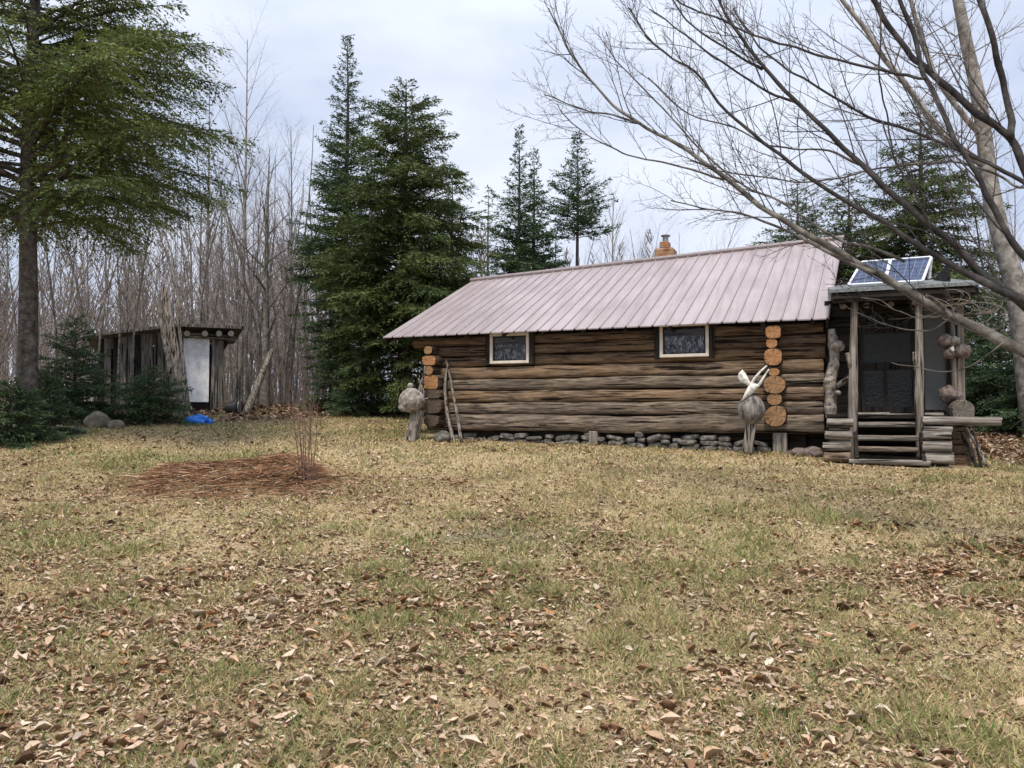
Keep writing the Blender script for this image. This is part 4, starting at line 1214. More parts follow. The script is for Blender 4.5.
def grow(mb, p, d, L_, r, lvl, spec, bend=0.25, up=0.15, rend=0.3, rmin=0.0018):
    """recursive bare branch; spec[lvl] = (n children, first fraction, length ratio, angle, radius ratio, sides)"""
    nseg = max(3, int(4 + 3 * (lvl == 0)))
    pts = [p.copy()]; dd = d / np.linalg.norm(d)
    for s in range(nseg):
        dd = dd + rng.normal(0, bend / nseg, 3) + np.array([0, 0, up / nseg]); dd /= np.linalg.norm(dd)
        pts.append(pts[-1] + dd * L_ / nseg)
    pts = np.array(pts); rad = np.linspace(r, r * rend, nseg + 1)
    sd = spec[lvl][5] if lvl < len(spec) else 3
    V, F = tube(pts, rad, sd, cap=False); mb[min(lvl, len(mb) - 1)].add(V, F)
    if lvl >= len(spec):
        return
    n, f0, lr, ang, rr_, _ = spec[lvl]
    n = max(0, int(n * rng.uniform(0.75, 1.3) + 0.5)); ph = rng.random() * 6.28
    for k in range(n):
        f = f0 + (1 - f0) * (k + rng.random()) / max(n, 1)
        f = min(f, 0.985)
        i = f * nseg; a = int(i); q = pts[a] + (pts[a + 1] - pts[a]) * (i - a)
        t = pts[a + 1] - pts[a]; t /= np.linalg.norm(t)
        ref = np.cross(t, [0.3, 0.9, 0.1]); ref /= np.linalg.norm(ref); b = np.cross(t, ref)
        ph += 2.4 + rng.normal(0, 0.5)
        an = ang * rng.uniform(0.7, 1.3)
        nd = t * math.cos(an) + (ref * math.cos(ph) + b * math.sin(ph)) * math.sin(an)
        grow(mb, q, nd, L_ * lr * rng.uniform(0.6, 1.25) * (1.15 - 0.65 * f), max(r * (1 - (1 - rend) * f) * rr_, rmin), lvl + 1, spec, bend, up, rend, rmin)

# reddish bare shrub in the ring's edge
sb = G(303, 481)
mb = MB()
for k in range(9):
    a = rng.random() * 6.28
    grow([mb], np.array([0.11 * math.cos(a), 0.08 * math.sin(a), -0.02]), np.array([0.12 * math.cos(a), 0.12 * math.sin(a), 1.0]), rng.uniform(0.7, 1.25), 0.0085, 0, [(6, 0.35, 0.32, 0.5, 0.55, 5), (2, 0.4, 0.5, 0.5, 0.7, 4)], 0.3, 0.1)
o = mb.build("bare_shrub", M['shrub'], loc=tuple(sb)); tag(o, "small leafless reddish shrub of thin upright stems beside the needle ring", "shrub")

# ------------------------------------------------------------------ conifers
def conifer(name, label, base, H, prof, tr, nb, kspr, spl, spw, top_el=35, low_el=-5, droop=0.25, cols=((0.035, 0.062, 0.022), (0.075, 0.105, 0.036)), z_first=0.0, group=None, up_tip=0.0, twig_ang=0.9, cat="conifer", az=None, hang=0.0, ragged=0.25, limbr=0.012, trunk_lean=0.0, skip=None):
    root = thing(name, label, cat, base, 0, group)
    n = 14; zs = np.linspace(-0.1, H, n)
    tp = np.stack([0.02 * H / 10 * np.sin(zs * 0.9) + trunk_lean * zs, 0.02 * H / 10 * np.cos(zs * 0.7) - 0.02 * H / 10, zs], 1)
    rad = tr * np.clip(1 - zs / H, 0.02, 1) ** 0.8; rad[0] *= 1.25
    V, F = tube(tp, rad, 12); wood_mb = MB().add(V, F)
    fol = MB()
    pz = np.array([a for a, _ in prof]); pr_ = np.array([b for _, b in prof])
    dens = np.interp(np.linspace(0, 1, 400), pz, np.maximum(pr_, 0.60)) ; dens[np.linspace(0, 1, 400) < z_first] = 0
    cdf = np.cumsum(dens ** 1.0); cdf /= cdf[-1]
    us = (np.arange(nb) + rng.random(nb)) / nb
    zf_ = np.interp(us, cdf, np.linspace(0, 1, 400))
    ph = rng.random() * 6.28
    for z_ in zf_:
        Lb = float(np.interp(z_, pz, pr_)) * rng.uniform(1 - 2 * ragged, 1 + ragged)
        Lb = max(Lb, 0.16)
        ph += 2.39996 + rng.normal(0, 0.35)
        a = ph
        if az is not None and rng.random() < az[2]:
            a = az[0] + rng.normal(0, az[1])
        if skip and z_ < skip[2] and abs((a - skip[0] + math.pi) % (2 * math.pi) - math.pi) < skip[1] and rng.random() < 0.75:
            continue
        if skip and rng.random() < 0.07:
            continue
        el = math.radians(low_el + (top_el - low_el) * z_ ** 1.3 + rng.normal(0, 6))
        p0 = np.array([np.interp(z_ * H, zs, tp[:, 0]), np.interp(z_ * H, zs, tp[:, 1]), z_ * H])
        h = np.array([math.cos(a), math.sin(a), 0]); sd = np.array([-math.sin(a), math.cos(a), 0])
        def pos(s):
            s = np.asarray(s)[:, None]
            return p0 + h * (Lb * s * math.cos(el)) + np.array([0, 0, 1.0]) * Lb * (math.sin(el) * s - droop * s ** 2 + up_tip * s ** 3)
        ss = np.linspace(0, 0.95, 6)
        V, F = tube(pos(ss), np.linspace(min(limbr * (0.5 + Lb * 0.7), tr * 0.6), 0.004, 6), 5, cap=False); wood_mb.add(V, F)
        K = max(7, int(Lb * 2 / 0.11 * kspr / 135 * rng.uniform(0.75, 1.2)))
        s = 0.08 + 0.92 * rng.random(K) ** 0.8
        tlen = (0.46 * Lb * (1.02 - s) ** 0.7 * np.clip(s * 3, 0, 1) + 0.07) * rng.uniform(0.55, 1.2, K)
        side = np.where(rng.random(K) < 0.5, -1.0, 1.0)
        ta = twig_ang * rng.uniform(0.6, 1.2, K)
        tang = pos(s + 0.02) - pos(s - 0.02); tang /= np.linalg.norm(tang, axis=1, keepdims=True)
        td = tang * np.cos(ta)[:, None] + sd * (side * np.sin(ta))[:, None]
        td[:, 2] += rng.normal(0, 0.22, K) - hang * 0.3
        td /= np.linalg.norm(td, axis=1, keepdims=True)
        nrm = np.array([0, 0, 1.0]) + rng.normal(0, 0.42, (K, 3))
        pp = np.cross(td, nrm); pp /= np.linalg.norm(pp, axis=1, keepdims=True)
        base_ = pos(s)
        cnt = np.maximum(2, (tlen / (spl * 0.36)).astype(int))
        ix = np.repeat(np.arange(K), cnt); m = len(ix)
        u = (np.arange(m) - np.repeat(np.cumsum(cnt) - cnt, cnt) + rng.random(m)) / cnt[ix]
        r = u * tlen[ix]
        c = base_[ix] + td[ix] * r[:, None]
        c[:, 2] -= hang * r * (0.4 + r) + 0.08 * r ** 2
        sg = np.where(rng.random(m) < 0.5, -1.0, 1.0)
        fa = rng.uniform(0.35, 1.0, m)
        ax_ = td[ix] * np.cos(fa)[:, None] + pp[ix] * (sg * np.sin(fa))[:, None] + rng.normal(0, 0.16, (m, 3)); ax_[:, 2] -= hang * 0.5
        ax_ /= np.linalg.norm(ax_, axis=1, keepdims=True)
        nn = nrm[ix] + rng.normal(0, 0.5, (m, 3))
        w = np.cross(ax_, nn); w /= np.linalg.norm(w, axis=1, keepdims=True)
        l = (spl * rng.uniform(0.6, 1.35, m) * (1.1 - 0.45 * u))[:, None]; ww = spw * rng.uniform(0.6, 1.35, m)[:, None]
        tip = c + ax_ * l; tip[:, 2] -= 0.10 * l[:, 0]
        V = np.stack([c, c + ax_ * l * 0.4 + w * ww * 0.5, tip, c + ax_ * l * 0.4 - w * ww * 0.5], 1).reshape(-1, 3)
        q = np.arange(m)[:, None] * 4
        f = np.clip(rng.normal(0.45, 0.25) + rng.normal(0, 0.16, K)[ix] + rng.normal(0, 0.14, m), 0, 1)[:, None]
        col = np.array(cols[0]) * (1 - f) + np.array(cols[1]) * f
        col = col * rng.uniform(0.8, 1.2, (m, 1))
        fol.add(V, q + np.array([[0, 1, 2, 3]]), np.repeat(col, 4, 0))
    wood_mb.build("trunk", M['bark_con'], root, smooth=True)
    fol.build("crown", M['needle'], root)
    return root

def dpt(px, Y):
    x = (px - 512) / FPX * Y
    return np.array([x, Y, float(gz(x, Y))])
def htop(py, Y, base):
    return EYE + (HOR - py) / FPX * Y * 1.0 - base[2]

HEM = ((0.055, 0.085, 0.024), (0.155, 0.185, 0.052))
FIR = ((0.040, 0.074, 0.032), (0.090, 0.135, 0.056))
# great hemlock at the left edge
b = dpt(26, 13.2)
conifer("hemlock_tree", "tall spreading hemlock with thick bare lower trunk, left of the woodshed", b, 12.5,
        [(0.0, 0.3), (0.17, 2.2), (0.27, 3.4), (0.38, 3.6), (0.49, 3.1), (0.60, 2.1), (0.75, 1.6), (1.0, 0.15)], 0.17, 170, 225, 0.10, 0.025, 32, 10, 0.20, HEM, z_first=0.285, hang=0.26, ragged=0.22, az=(-0.1, 0.7, 0.30), limbr=0.016, skip=(-1.45, 0.7, 0.40))
HEM = ((0.048, 0.078, 0.024), (0.125, 0.156, 0.046))
# tall fir and the broad hemlock behind the cabin's far end
b = dpt(345, 23.0)
conifer("fir_tree", "tallest narrow fir with a pointed spire top behind the cabin's far end", b, htop(32, 23.0, b),
        [(0.0, 0.8), (0.12, 1.2), (0.35, 1.55), (0.6, 1.1), (0.80, 0.58), (0.93, 0.26), (1.0, 0.08)], 0.15, 430, 230, 0.12, 0.034, 40, -12, 0.12, FIR, z_first=0.08, up_tip=0.12, ragged=0.30)
b = dpt(404, 20.5)
conifer("hemlock_tree", "broad dense dark hemlock rising beside the roof's far end", b, htop(78, 20.5, b),
        [(0.0, 0.9), (0.15, 1.6), (0.38, 2.25), (0.60, 1.85), (0.78, 1.35), (0.92, 0.8), (1.0, 0.2)], 0.20, 430, 250, 0.12, 0.032, 42, -4, 0.20, HEM, z_first=0.04, hang=0.15, ragged=0.33)
b = dpt(452, 25.0)
conifer("hemlock_tree", "shorter feathery hemlock between the broad hemlock and the roof", b, htop(168, 25.0, b),
        [(0.0, 1.1), (0.2, 1.35), (0.5, 1.1), (0.8, 0.6), (1.0, 0.1)], 0.12, 170, 190, 0.14, 0.040, 30, -5, 0.25, HEM, z_first=0.05, hang=0.2, ragged=0.3)
b = dpt(488, 28.0)
conifer("hemlock_tree", "small sparse dark hemlock just above the roof's far ridge end", b, htop(185, 28.0, b),
        [(0.0, 0.9), (0.3, 1.1), (0.6, 0.9), (0.85, 0.45), (1.0, 0.1)], 0.10, 110, 120, 0.14, 0.040, 30, -5, 0.3, HEM, z_first=0.1, hang=0.2, ragged=0.35)
# firs above the roof
b = dpt(519, 29.0)
conifer("fir_tree", "slim pointed fir above the roof, taller of the close pair", b, htop(124, 29.0, b),
        [(0.0, 1.5), (0.45, 1.5), (0.62, 1.1), (0.80, 0.62), (0.92, 0.3), (1.0, 0.08)], 0.14, 290, 230, 0.15, 0.042, 40, -10, 0.12, FIR, z_first=0.1, up_tip=0.12, ragged=0.32)
b = dpt(534, 30.0)
conifer("fir_tree", "slightly lower fir close against the slim pointed fir", b, htop(148, 30.0, b),
        [(0.0, 1.4), (0.5, 1.4), (0.68, 0.9), (0.85, 0.45), (1.0, 0.08)], 0.13, 240, 230, 0.15, 0.042, 40, -10, 0.12, FIR, z_first=0.1, up_tip=0.1, ragged=0.32)
b = dpt(578, 30.0)
conifer("fir_tree", "fir with bushy top and thin bare lower trunk above the roof", b, htop(131, 30.0, b),
        [(0.50, 0.7), (0.60, 1.0), (0.68, 1.5), (0.74, 1.3), (0.84, 0.80), (0.93, 0.4), (1.0, 0.08)], 0.12, 170, 120, 0.15, 0.042, 35, -18, 0.05, FIR, z_first=0.62, up_tip=0.12, ragged=0.30)
b = dpt(556, 33.0)
conifer("fir_tree", "low bushy fir showing just over the roof between taller firs", b, htop(225, 33.0, b),
        [(0.0, 1.4), (0.6, 1.3), (0.85, 0.7), (1.0, 0.1)], 0.10, 120, 110, 0.16, 0.045, 35, -8, 0.1, FIR, z_first=0.1, ragged=0.3)
# conifers behind the porch
b = dpt(800, 24.0)
conifer("hemlock_tree", "dark conifer peeping over the ridge behind the solar panels", b, htop(178, 24.0, b),
        [(0.0, 1.7), (0.4, 1.9), (0.65, 1.5), (0.85, 0.8), (1.0, 0.15)], 0.14, 250, 160, 0.13, 0.036, 30, -5, 0.2, HEM, z_first=0.15, hang=0.15, ragged=0.30)
b = dpt(852, 22.0)
conifer("hemlock_tree", "loose dark conifer directly behind the solar panels", b, htop(172, 22.0, b),
        [(0.0, 1.7), (0.4, 1.8), (0.65, 1.5), (0.85, 0.8), (1.0, 0.15)], 0.14, 240, 150, 0.13, 0.036, 30, -5, 0.2, HEM, z_first=0.15, hang=0.15, ragged=0.30)
b = dpt(925, 21.0)
conifer("hemlock_tree", "tall bushy conifer behind the porch, highest of those there", b, htop(98, 21.0, b),
        [(0.0, 1.8), (0.4, 1.95), (0.62, 1.6), (0.82, 1.05), (0.94, 0.6), (1.0, 0.15)], 0.17, 340, 190, 0.12, 0.034, 30, -5, 0.22, HEM, z_first=0.08, hang=0.18, ragged=0.36)
b = dpt(1000, 17.5)
conifer("fir_tree", "young dense fir beside the porch's outer corner", b, htop(292, 17.5, b),
        [(0.0, 1.55), (0.2, 1.5), (0.6, 0.85), (1.0, 0.1)], 0.07, 150, 260, 0.11, 0.030, 30, -8, 0.15, FIR, z_first=0.02, ragged=0.25)
b = dpt(1045, 15.5)
conifer("fir_tree", "young dense fir at the clearing's edge, standing in brown leaves", b, 2.6,
        [(0.0, 1.3), (0.25, 1.25), (0.6, 0.8), (1.0, 0.1)], 0.06, 120, 260, 0.10, 0.028, 30, -8, 0.15, FIR, z_first=0.02, ragged=0.25)
b = dpt(965, 19.5)
conifer("fir_tree", "slender young fir just behind the porch's corner post", b, htop(330, 19.5, b),
        [(0.0, 1.2), (0.3, 1.1), (0.7, 0.6), (1.0, 0.1)], 0.06, 100, 240, 0.11, 0.030, 30, -8, 0.15, FIR, z_first=0.02, ragged=0.25)
# young firs along the wood's edge at the left
for px, Y, H, R, lb in ((10, 12.6, 0.95, 0.8, "low dark fir bush at the foot of the big hemlock"), (74, 16.5, 2.2, 1.05, "young fir in the shade between hemlock trunk and woodshed"), (152, 16.6, 1.15, 0.85, "low spreading fir bush in front of the leaning slab boards"),
                        (46, 13.8, 1.05, 0.55, "thin young fir close on the right of the big hemlock trunk"), (362, 20.0, 1.4, 1.0, "low fir thicket at the foot of the tallest fir"), (330, 21.0, 2.2, 0.75, "small young fir at the edge of the bare saplings")):
    b = dpt(px, Y)
    conifer("fir_bush", lb, b, H, [(0.0, R), (0.3, R * 0.95), (0.7, R * 0.55), (1.0, 0.1)], 0.04, int(70 + 26 * H), 330, 0.085, 0.022, 45, 4, 0.18, FIR, z_first=0.03, ragged=0.25, cat="fir bush")

# ------------------------------------------------------------------ bare wood: individual saplings, copied
variants = []
SPECS = [
    [(26, 0.30, 0.24, 0.62, 0.42, 6), (6, 0.25, 0.42, 0.6, 0.55, 4), (2, 0.3, 0.5, 0.6, 0.7, 3)],
    [(18, 0.42, 0.28, 0.55, 0.45, 6), (7, 0.25, 0.42, 0.55, 0.55, 4), (2, 0.3, 0.5, 0.6, 0.7, 3)],
    [(30, 0.18, 0.17, 0.85, 0.38, 6), (5, 0.25, 0.42, 0.65, 0.55, 4)],
    [(14, 0.30, 0.38, 0.45, 0.5, 6), (7, 0.25, 0.42, 0.55, 0.55, 4), (2, 0.3, 0.5, 0.6, 0.7, 3)],
    [(34, 0.12, 0.14, 1.0, 0.36, 6), (5, 0.25, 0.42, 0.7, 0.6, 4)],
]
SAPL = "thin leafless grey sapling in the bare wood behind the lawn"
for k, sp in enumerate(SPECS * 2):
    t0, t1 = MB(), MB()
    grow([t0, t1], np.array([0, 0, -0.1]), np.array([rng.normal(0, 0.05), rng.normal(0, 0.05), 1.0]), 9.0, 0.040 if k % 2 else 0.052, 0, sp, 0.42, 0.12, 0.15)
    me_t = t0.mesh("trunk", M['bark'], True); me_b = t1.mesh("branches", M['twig'] if k % 2 else M['twig_pale'])
    variants.append((me_t, me_b))
def sapling(px, Y, H, k=None, lb=SAPL, grp="leafless saplings of the bare wood", name="bare_sapling"):
    b = dpt(px, Y); k = int(rng.integers(len(variants))) if k is None else k
    s = H / 9.0
    r = thing(name, lb, "tree", b, rng.random() * 6.28, grp)
    r.scale = (s * 0.9 + 0.1, s * 0.9 + 0.1, s)
    for nm, me in (("trunk", variants[k][0]), ("branches", variants[k][1])):
        c = bpy.data.objects.new(nm, me); C.objects.link(c); c.parent = r
for k in range(150):
    px = rng.uniform(-60, 335) if k < 95 else rng.uniform(180, 320); Y = rng.uniform(22.5, 42)
    if px < 110:
        Y = max(Y, 20)
    sapling(px, Y, rng.uniform(6.0, 9.5) * (0.75 + 0.25 * Y / 30))
for k in range(22):
    sapling(rng.uniform(430, 700), rng.uniform(32, 48), rng.uniform(7.0, 9.5))
for k in range(16):
    sapling(rng.uniform(940, 1080), rng.uniform(20, 34), rng.uniform(6, 10))
for px, Y in ((93, 17.6), (118, 18.3), (128, 17.4), (60, 17.0), (140, 21.3), (75, 19.0)):
    sapling(px, Y, rng.uniform(5.5, 7.5), 1 if px % 2 else 3)
# taller individual bare trees that stand out
def big_bare(px, Y, py_top, r, sp, lb, mat='pale_trunk', lean=(0, 0)):
    b = dpt(px, Y); H = htop(py_top, Y, b)
    t0, t1 = MB(), MB()
    grow([t0, t1], np.array([0, 0, -0.1]), np.array([lean[0], lean[1], 1.0]), H, r, 0, sp, 0.06, 0.06, 0.12)
    root = thing("bare_tree", lb, "tree", b)
    t0.build("trunk", M[mat], root, smooth=True); t1.build("branches", M['twig'], root)
    return root
BIG = [(26, 0.35, 0.24, 0.6, 0.42, 8), (8, 0.2, 0.42, 0.6, 0.55, 5), (3, 0.3, 0.5, 0.6, 0.7, 3)]
big_bare(240, 24.0, 28, 0.085, BIG, "tallest leafless tree with a thin straight pale trunk behind the woodshed")
big_bare(266, 22.5, 150, 0.13, [(16, 0.25, 0.26, 0.85, 0.5, 8), (7, 0.2, 0.42, 0.6, 0.55, 5), (3, 0.3, 0.5, 0.6, 0.7, 3)], "dark leafless tree with a thick knobby trunk right of the woodshed", 'bark')
big_bare(206, 25.0, 70, 0.08, BIG, "slender leafless tree rising over the woodshed roof", 'bark')
big_bare(290, 27.0, 120, 0.08, BIG, "slender leafless tree beside the tallest fir", 'bark')
big_bare(612, 34.0, 190, 0.09, [(30, 0.2, 0.34, 0.4, 0.45, 8), (8, 0.2, 0.42, 0.5, 0.55, 5), (2, 0.3, 0.5, 0.6, 0.7, 3)], "pale spreading leafless tree above the roof near the chimney")
# far wood behind everything, one mass
fw = MB()
for k in range(300):
    px = rng.uniform(-120, 1150) if k < 180 else rng.uniform(-120, 360); Y = rng.uniform(40, 85)
    b = dpt(px, Y); H = rng.uniform(8, 12.5)
    V, F = tube([b, b + (rng.normal(0, .35), 0, H * .5), b + (rng.normal(0, .9), 0, H)], [0.055, 0.04, 0.012], 5, False); fw.add(V, F)
    for j in range(40):
        f = rng.uniform(0.25, 0.97); a = rng.random() * 6.28; l = rng.uniform(0.7, 2.2) * (1.2 - f)
        p = b + np.array([0, 0, H * f]); e = p + np.array([math.cos(a) * l * .6, math.sin(a) * l * .6, l])
        V, F = tube([p, (p + e) / 2 + (0, 0, -.08 * l), e], [0.03, 0.022, 0.008], 3, False); fw.add(V, F)
        for jj in range(3):
            q = p + (e - p) * rng.uniform(0.3, 0.9); l2 = l * 0.45; a2 = rng.random() * 6.28
            V, F = tube([q, q + (math.cos(a2) * l2 * .5, math.sin(a2) * l2 * .5, l2)], [0.016, 0.008], 3, False); fw.add(V, F)
for k in range(1300):                 # brush and whips between the trunks
    px = rng.uniform(-120, 380) if k < 1150 else rng.uniform(900, 1150); Y = rng.uniform(24, 44)
    b = dpt(px, Y); h = rng.uniform(0.8, 4.2)
    V, F = tube([b, b + (rng.normal(0, .2), 0, h * .5), b + (rng.normal(0, .75), rng.normal(0, .3), h)], [0.014, 0.011, 0.005], 3, False); fw.add(V, F)
    for j in range(6):
        f = rng.uniform(0.2, 0.9); l = h * rng.uniform(0.12, 0.35); p = b + np.array([0, 0, h * f]); a = rng.random() * 6.28
        V, F = tube([p, p + (math.cos(a) * l * .6, math.sin(a) * l * .6, l * .8)], [0.009, 0.005], 3, False); fw.add(V, F)
tag(fw.build("far_woods", M['twig']), "distant mass of leafless grey woods beyond the clearing", "woods", kind="stuff")

# ------------------------------------------------------------------ woodshed and its surroundings
sc0 = dpt(178, 19.6)      # front corner, hidden by the leaning boards
sang = math.radians(24)
shed = thing("woodshed", "grey plank woodshed with low flat roof and a white plastic sheet door", "shed", sc0, sang)
SX = np.array([math.cos(sang), math.sin(sang), 0]); SY = np.array([-math.sin(sang), math.cos(sang), 0])
def sl(px, py, y):
    d = FWD + np.array([(px - 512) / FPX, 0, 0]) + UPV * (384 - py) / FPX
    t = (y + sc0 @ SY) / (d @ SY); p = np.array([0, 0, EYE]) + d * t - sc0
    return np.array([p @ SX, y, p[2]])
zr = sl(212, 328, -0.3)[2]
xr = sl(243, 330, -0.3)[0]; xw = sl(221, 360, 0)[0]
xl = sl(100, 360, 0.6)[0]
# roof slab, tilted slightly down to the left rear
Vr, Fr = box(xl - 0.25, xr, -0.40, 2.6, 0, 0.06)
Vr[:, 2] += zr + 0.02 - 0.03 * (xr - Vr[:, 0]) * 0 - 0.16 * np.clip(-Vr[:, 0], 0, 9) - 0.05 * (Vr[:, 1] + 0.4)
xs = np.array([xl - 0.25, 0.0, xr])
mb = MB()
for a_, b_ in ((xs[0], xs[1]), (xs[1], xs[2])):
    V, F = box(a_, b_, -0.40, 2.6, 0, 0.07)
    V[:, 2] += zr - 0.17 * np.clip(-V[:, 0], 0, 9) - 0.05 * (V[:, 1] + 0.4)
    mb.add(V, F)
mb.build("roof", M['plank_z'], shed)
for px in (187, 205, 219, 231):
    a = sl(px, 333.5, -0.42)
    V, F = tube([a, a + (0, 2.8, -0.14)], 0.072, 12); MB().add(V, [F[0]]).add(V, F[1:], m=1).build("roof_log", [M['log_grey'], M['end_grey']], shed)
V, F = tube([sl(180, 334, -0.1), sl(236, 339, -0.1)], 0.07, 10); MB().add(V, F).build("beam", M['grey_x'], shed, smooth=True)
# white sheet
x0 = sl(183, 370, 0)[0]; x1 = sl(209, 370, 0)[0]; zt2 = sl(196, 338, 0)[2]; zb2 = sl(196, 402, 0)[2]
n = 26
U, Wv = np.meshgrid(np.linspace(0, 1, n), np.linspace(0, 1, n), indexing='ij')
yy = -0.02 + 0.05 * (fbm(U * 3, Wv * 2.2, 1.0, 3) - .5)
V = np.stack([x0 + (x1 - x0) * U, yy, zb2 + (zt2 - zb2) * Wv], -1).reshape(-1, 3)
i = np.arange(n - 1)[:, None] * n; j = np.arange(n - 1)[None]
F = np.stack([i + j, i + n + j, i + n + j + 1, i + j + 1], -1).reshape(-1, 4)
MB().add(V, F).build("plastic_sheet", M['white_tarp'], shed, smooth=True)
# planks: right jamb, side wall
def shed_plank(a, b, w, m='plank_z', t=0.03, nn=(0, -1, 0)):
    V, F = board(a, b, w, t, nn); MB().add(V, F).build("plank", M[m], shed)
for px in (212.5, 216.5, 220.5):
    a = sl(px, 408, 0.01); shed_plank((a[0], 0.01, -0.1), (a[0] + 0.01, 0.01, zt2 + 0.06), 0.10)
x = xl
while x < x0 - 0.02:
    w = rng.uniform(0.10, 0.2); ht = zr - 0.17 * max(0, -x) - 0.04
    g = rng.uniform(-0.05, 0.15)
    shed_plank((x + w / 2, 0.05 + rng.uniform(-.015, .015), -0.1 + g), (x + w / 2 + rng.uniform(-.03, .03), 0.05, ht), w * rng.uniform(0.8, 0.98), 'plank_z' if rng.random() < 0.8 else 'dark_z')
    x += w
V, F = box(xl, xw, 0.12, 0.16, -0.1, zr - 0.35); V[[4, 6], 2] -= 0.25
MB().add(V, F).build("inner_wall", M['dark_x'], shed)
V, F = box(xw - 0.04, xw, 0.16, 2.4, -0.1, zr - 0.1); MB().add(V, F).build("side_wall", M['dark_z'], shed)
# leaning slab boards
for k, (a, b, w, lb) in enumerate((((164, 288), (187, 410), 0.22, "widest pale slab board leaning on the woodshed front"), ((158, 300), (181, 409), 0.20, "darker slab board leaning beside the widest one, nearer the plank wall"), ((176, 300), (190, 411), 0.08, "narrow slab board leaning closest to the white sheet"))):
    pb = G(b[0], b[1] + 2); pb = np.array([(b[0] - 512) / FPX * 18.7, 18.7, 0]); pb[2] = gz(pb[0], pb[1]) - 0.02
    pt = P(a[0], a[1], 19.15)
    V, F = board(np.zeros(3), pt - pb, w, 0.05, (0.2, -1, 0)); V[4:] += (V[4:].mean(0) - V[4:]) * 0.35
    o = MB().add(V, F).build("slab_board", M['plank_z'] if k == 1 else M['grey_z'], loc=tuple(pb)); tag(o, lb, "board")
# broken ladder-like frame on the side wall
lb0 = np.array(dpt(113, 19.2)); lad = thing("lattice_frame", "broken pale ladder-like frame leaning on the woodshed's plank wall", "frame", lb0)
for dx in (-0.14, 0.14):
    V, F = board((dx, 0, 0), (dx - 0.12, 0.25, 1.75), 0.05, 0.04); MB().add(V, F).build("rail", M['grey_z'], lad)
for zz in (0.4, 0.75, 1.1, 1.45):
    V, F = board((-0.14 - 0.07 * zz, -0.03 + zz * 0.143, zz), (0.14 - 0.07 * zz, -0.03 + zz * 0.143, zz + 0.03), 0.05, 0.025); MB().add(V, F).build("rung", M['grey_x'], lad)
# leaning forked log right of the shed
pb = dpt(246, 19.9); pt = P(272, 350, 20.9)
V, F = knotty([np.array([0, 0, -0.05]), (pt - pb) * 0.5, pt - pb], [0.10, 0.085, 0.06], 12, 0.12, 4, 2.0)
o = MB().add(V, F).build("leaning_log", M['grey_z'], smooth=True, loc=tuple(pb)); tag(o, "pale log propped aslant right of the woodshed", "log")
# dark bucket lying down
pb = dpt(233, 19.4)
cb = thing("bucket", "dark metal bucket lying on its side by the woodshed", "bucket", pb)
V, F = tube([(-0.16, 0, 0.16), (0.10, 0, 0.16), (0.17, -0.02, 0.16)], [0.14, 0.16, 0.165], 18); MB().add(V, F).build("body", M['barrel'], cb, smooth=False)
V, F = tube([(0.171, -0.02, 0.16), (0.19, -0.02, 0.16)], [0.175, 0.175], 18); MB().add(V, F).build("rim", M['steel'], cb)
# blue tarp heap and white bag
def heap(px, py, w, h, label, name, mat, cat, seed):
    g = G(px, py); k = g[1] / FPX
    V, F = ICO3
    V = V.copy(); n = fbm(V[:, 0] * 2.6 + seed, V[:, 1] * 2.6, V[:, 2] * 2.6, 4) - 0.5
    ridge = np.abs(fbm(V[:, 0] * 3.5 + seed + 5, V[:, 1] * 3.5, V[:, 2] * 3.5, 3) - 0.5)
    V = V * (1 + 0.8 * n - 1.0 * ridge)[:, None] * np.array([w * k / 2 * 1.15, w * k / 2.6, h * k]) + np.array([0, 0, 0.02])
    V[:, 2] = np.maximum(V[:, 2], -0.02)
    o = MB().add(V, F).build(name, M[mat], loc=tuple(g)); tag(o, label, cat)
heap(198, 424, 26, 9, "crumpled bright blue tarpaulin on the grass near the woodshed", "tarpaulin", 'blue_tarp', "tarp", 2.0)
heap(189, 414, 9, 7, "small white plastic bag behind the blue tarpaulin", "plastic_bag", 'white_tarp', "bag", 6.0)
rock(203, 409, 16, 7, "dark low stone at the woodshed's doorway", 'stone', 21.0)

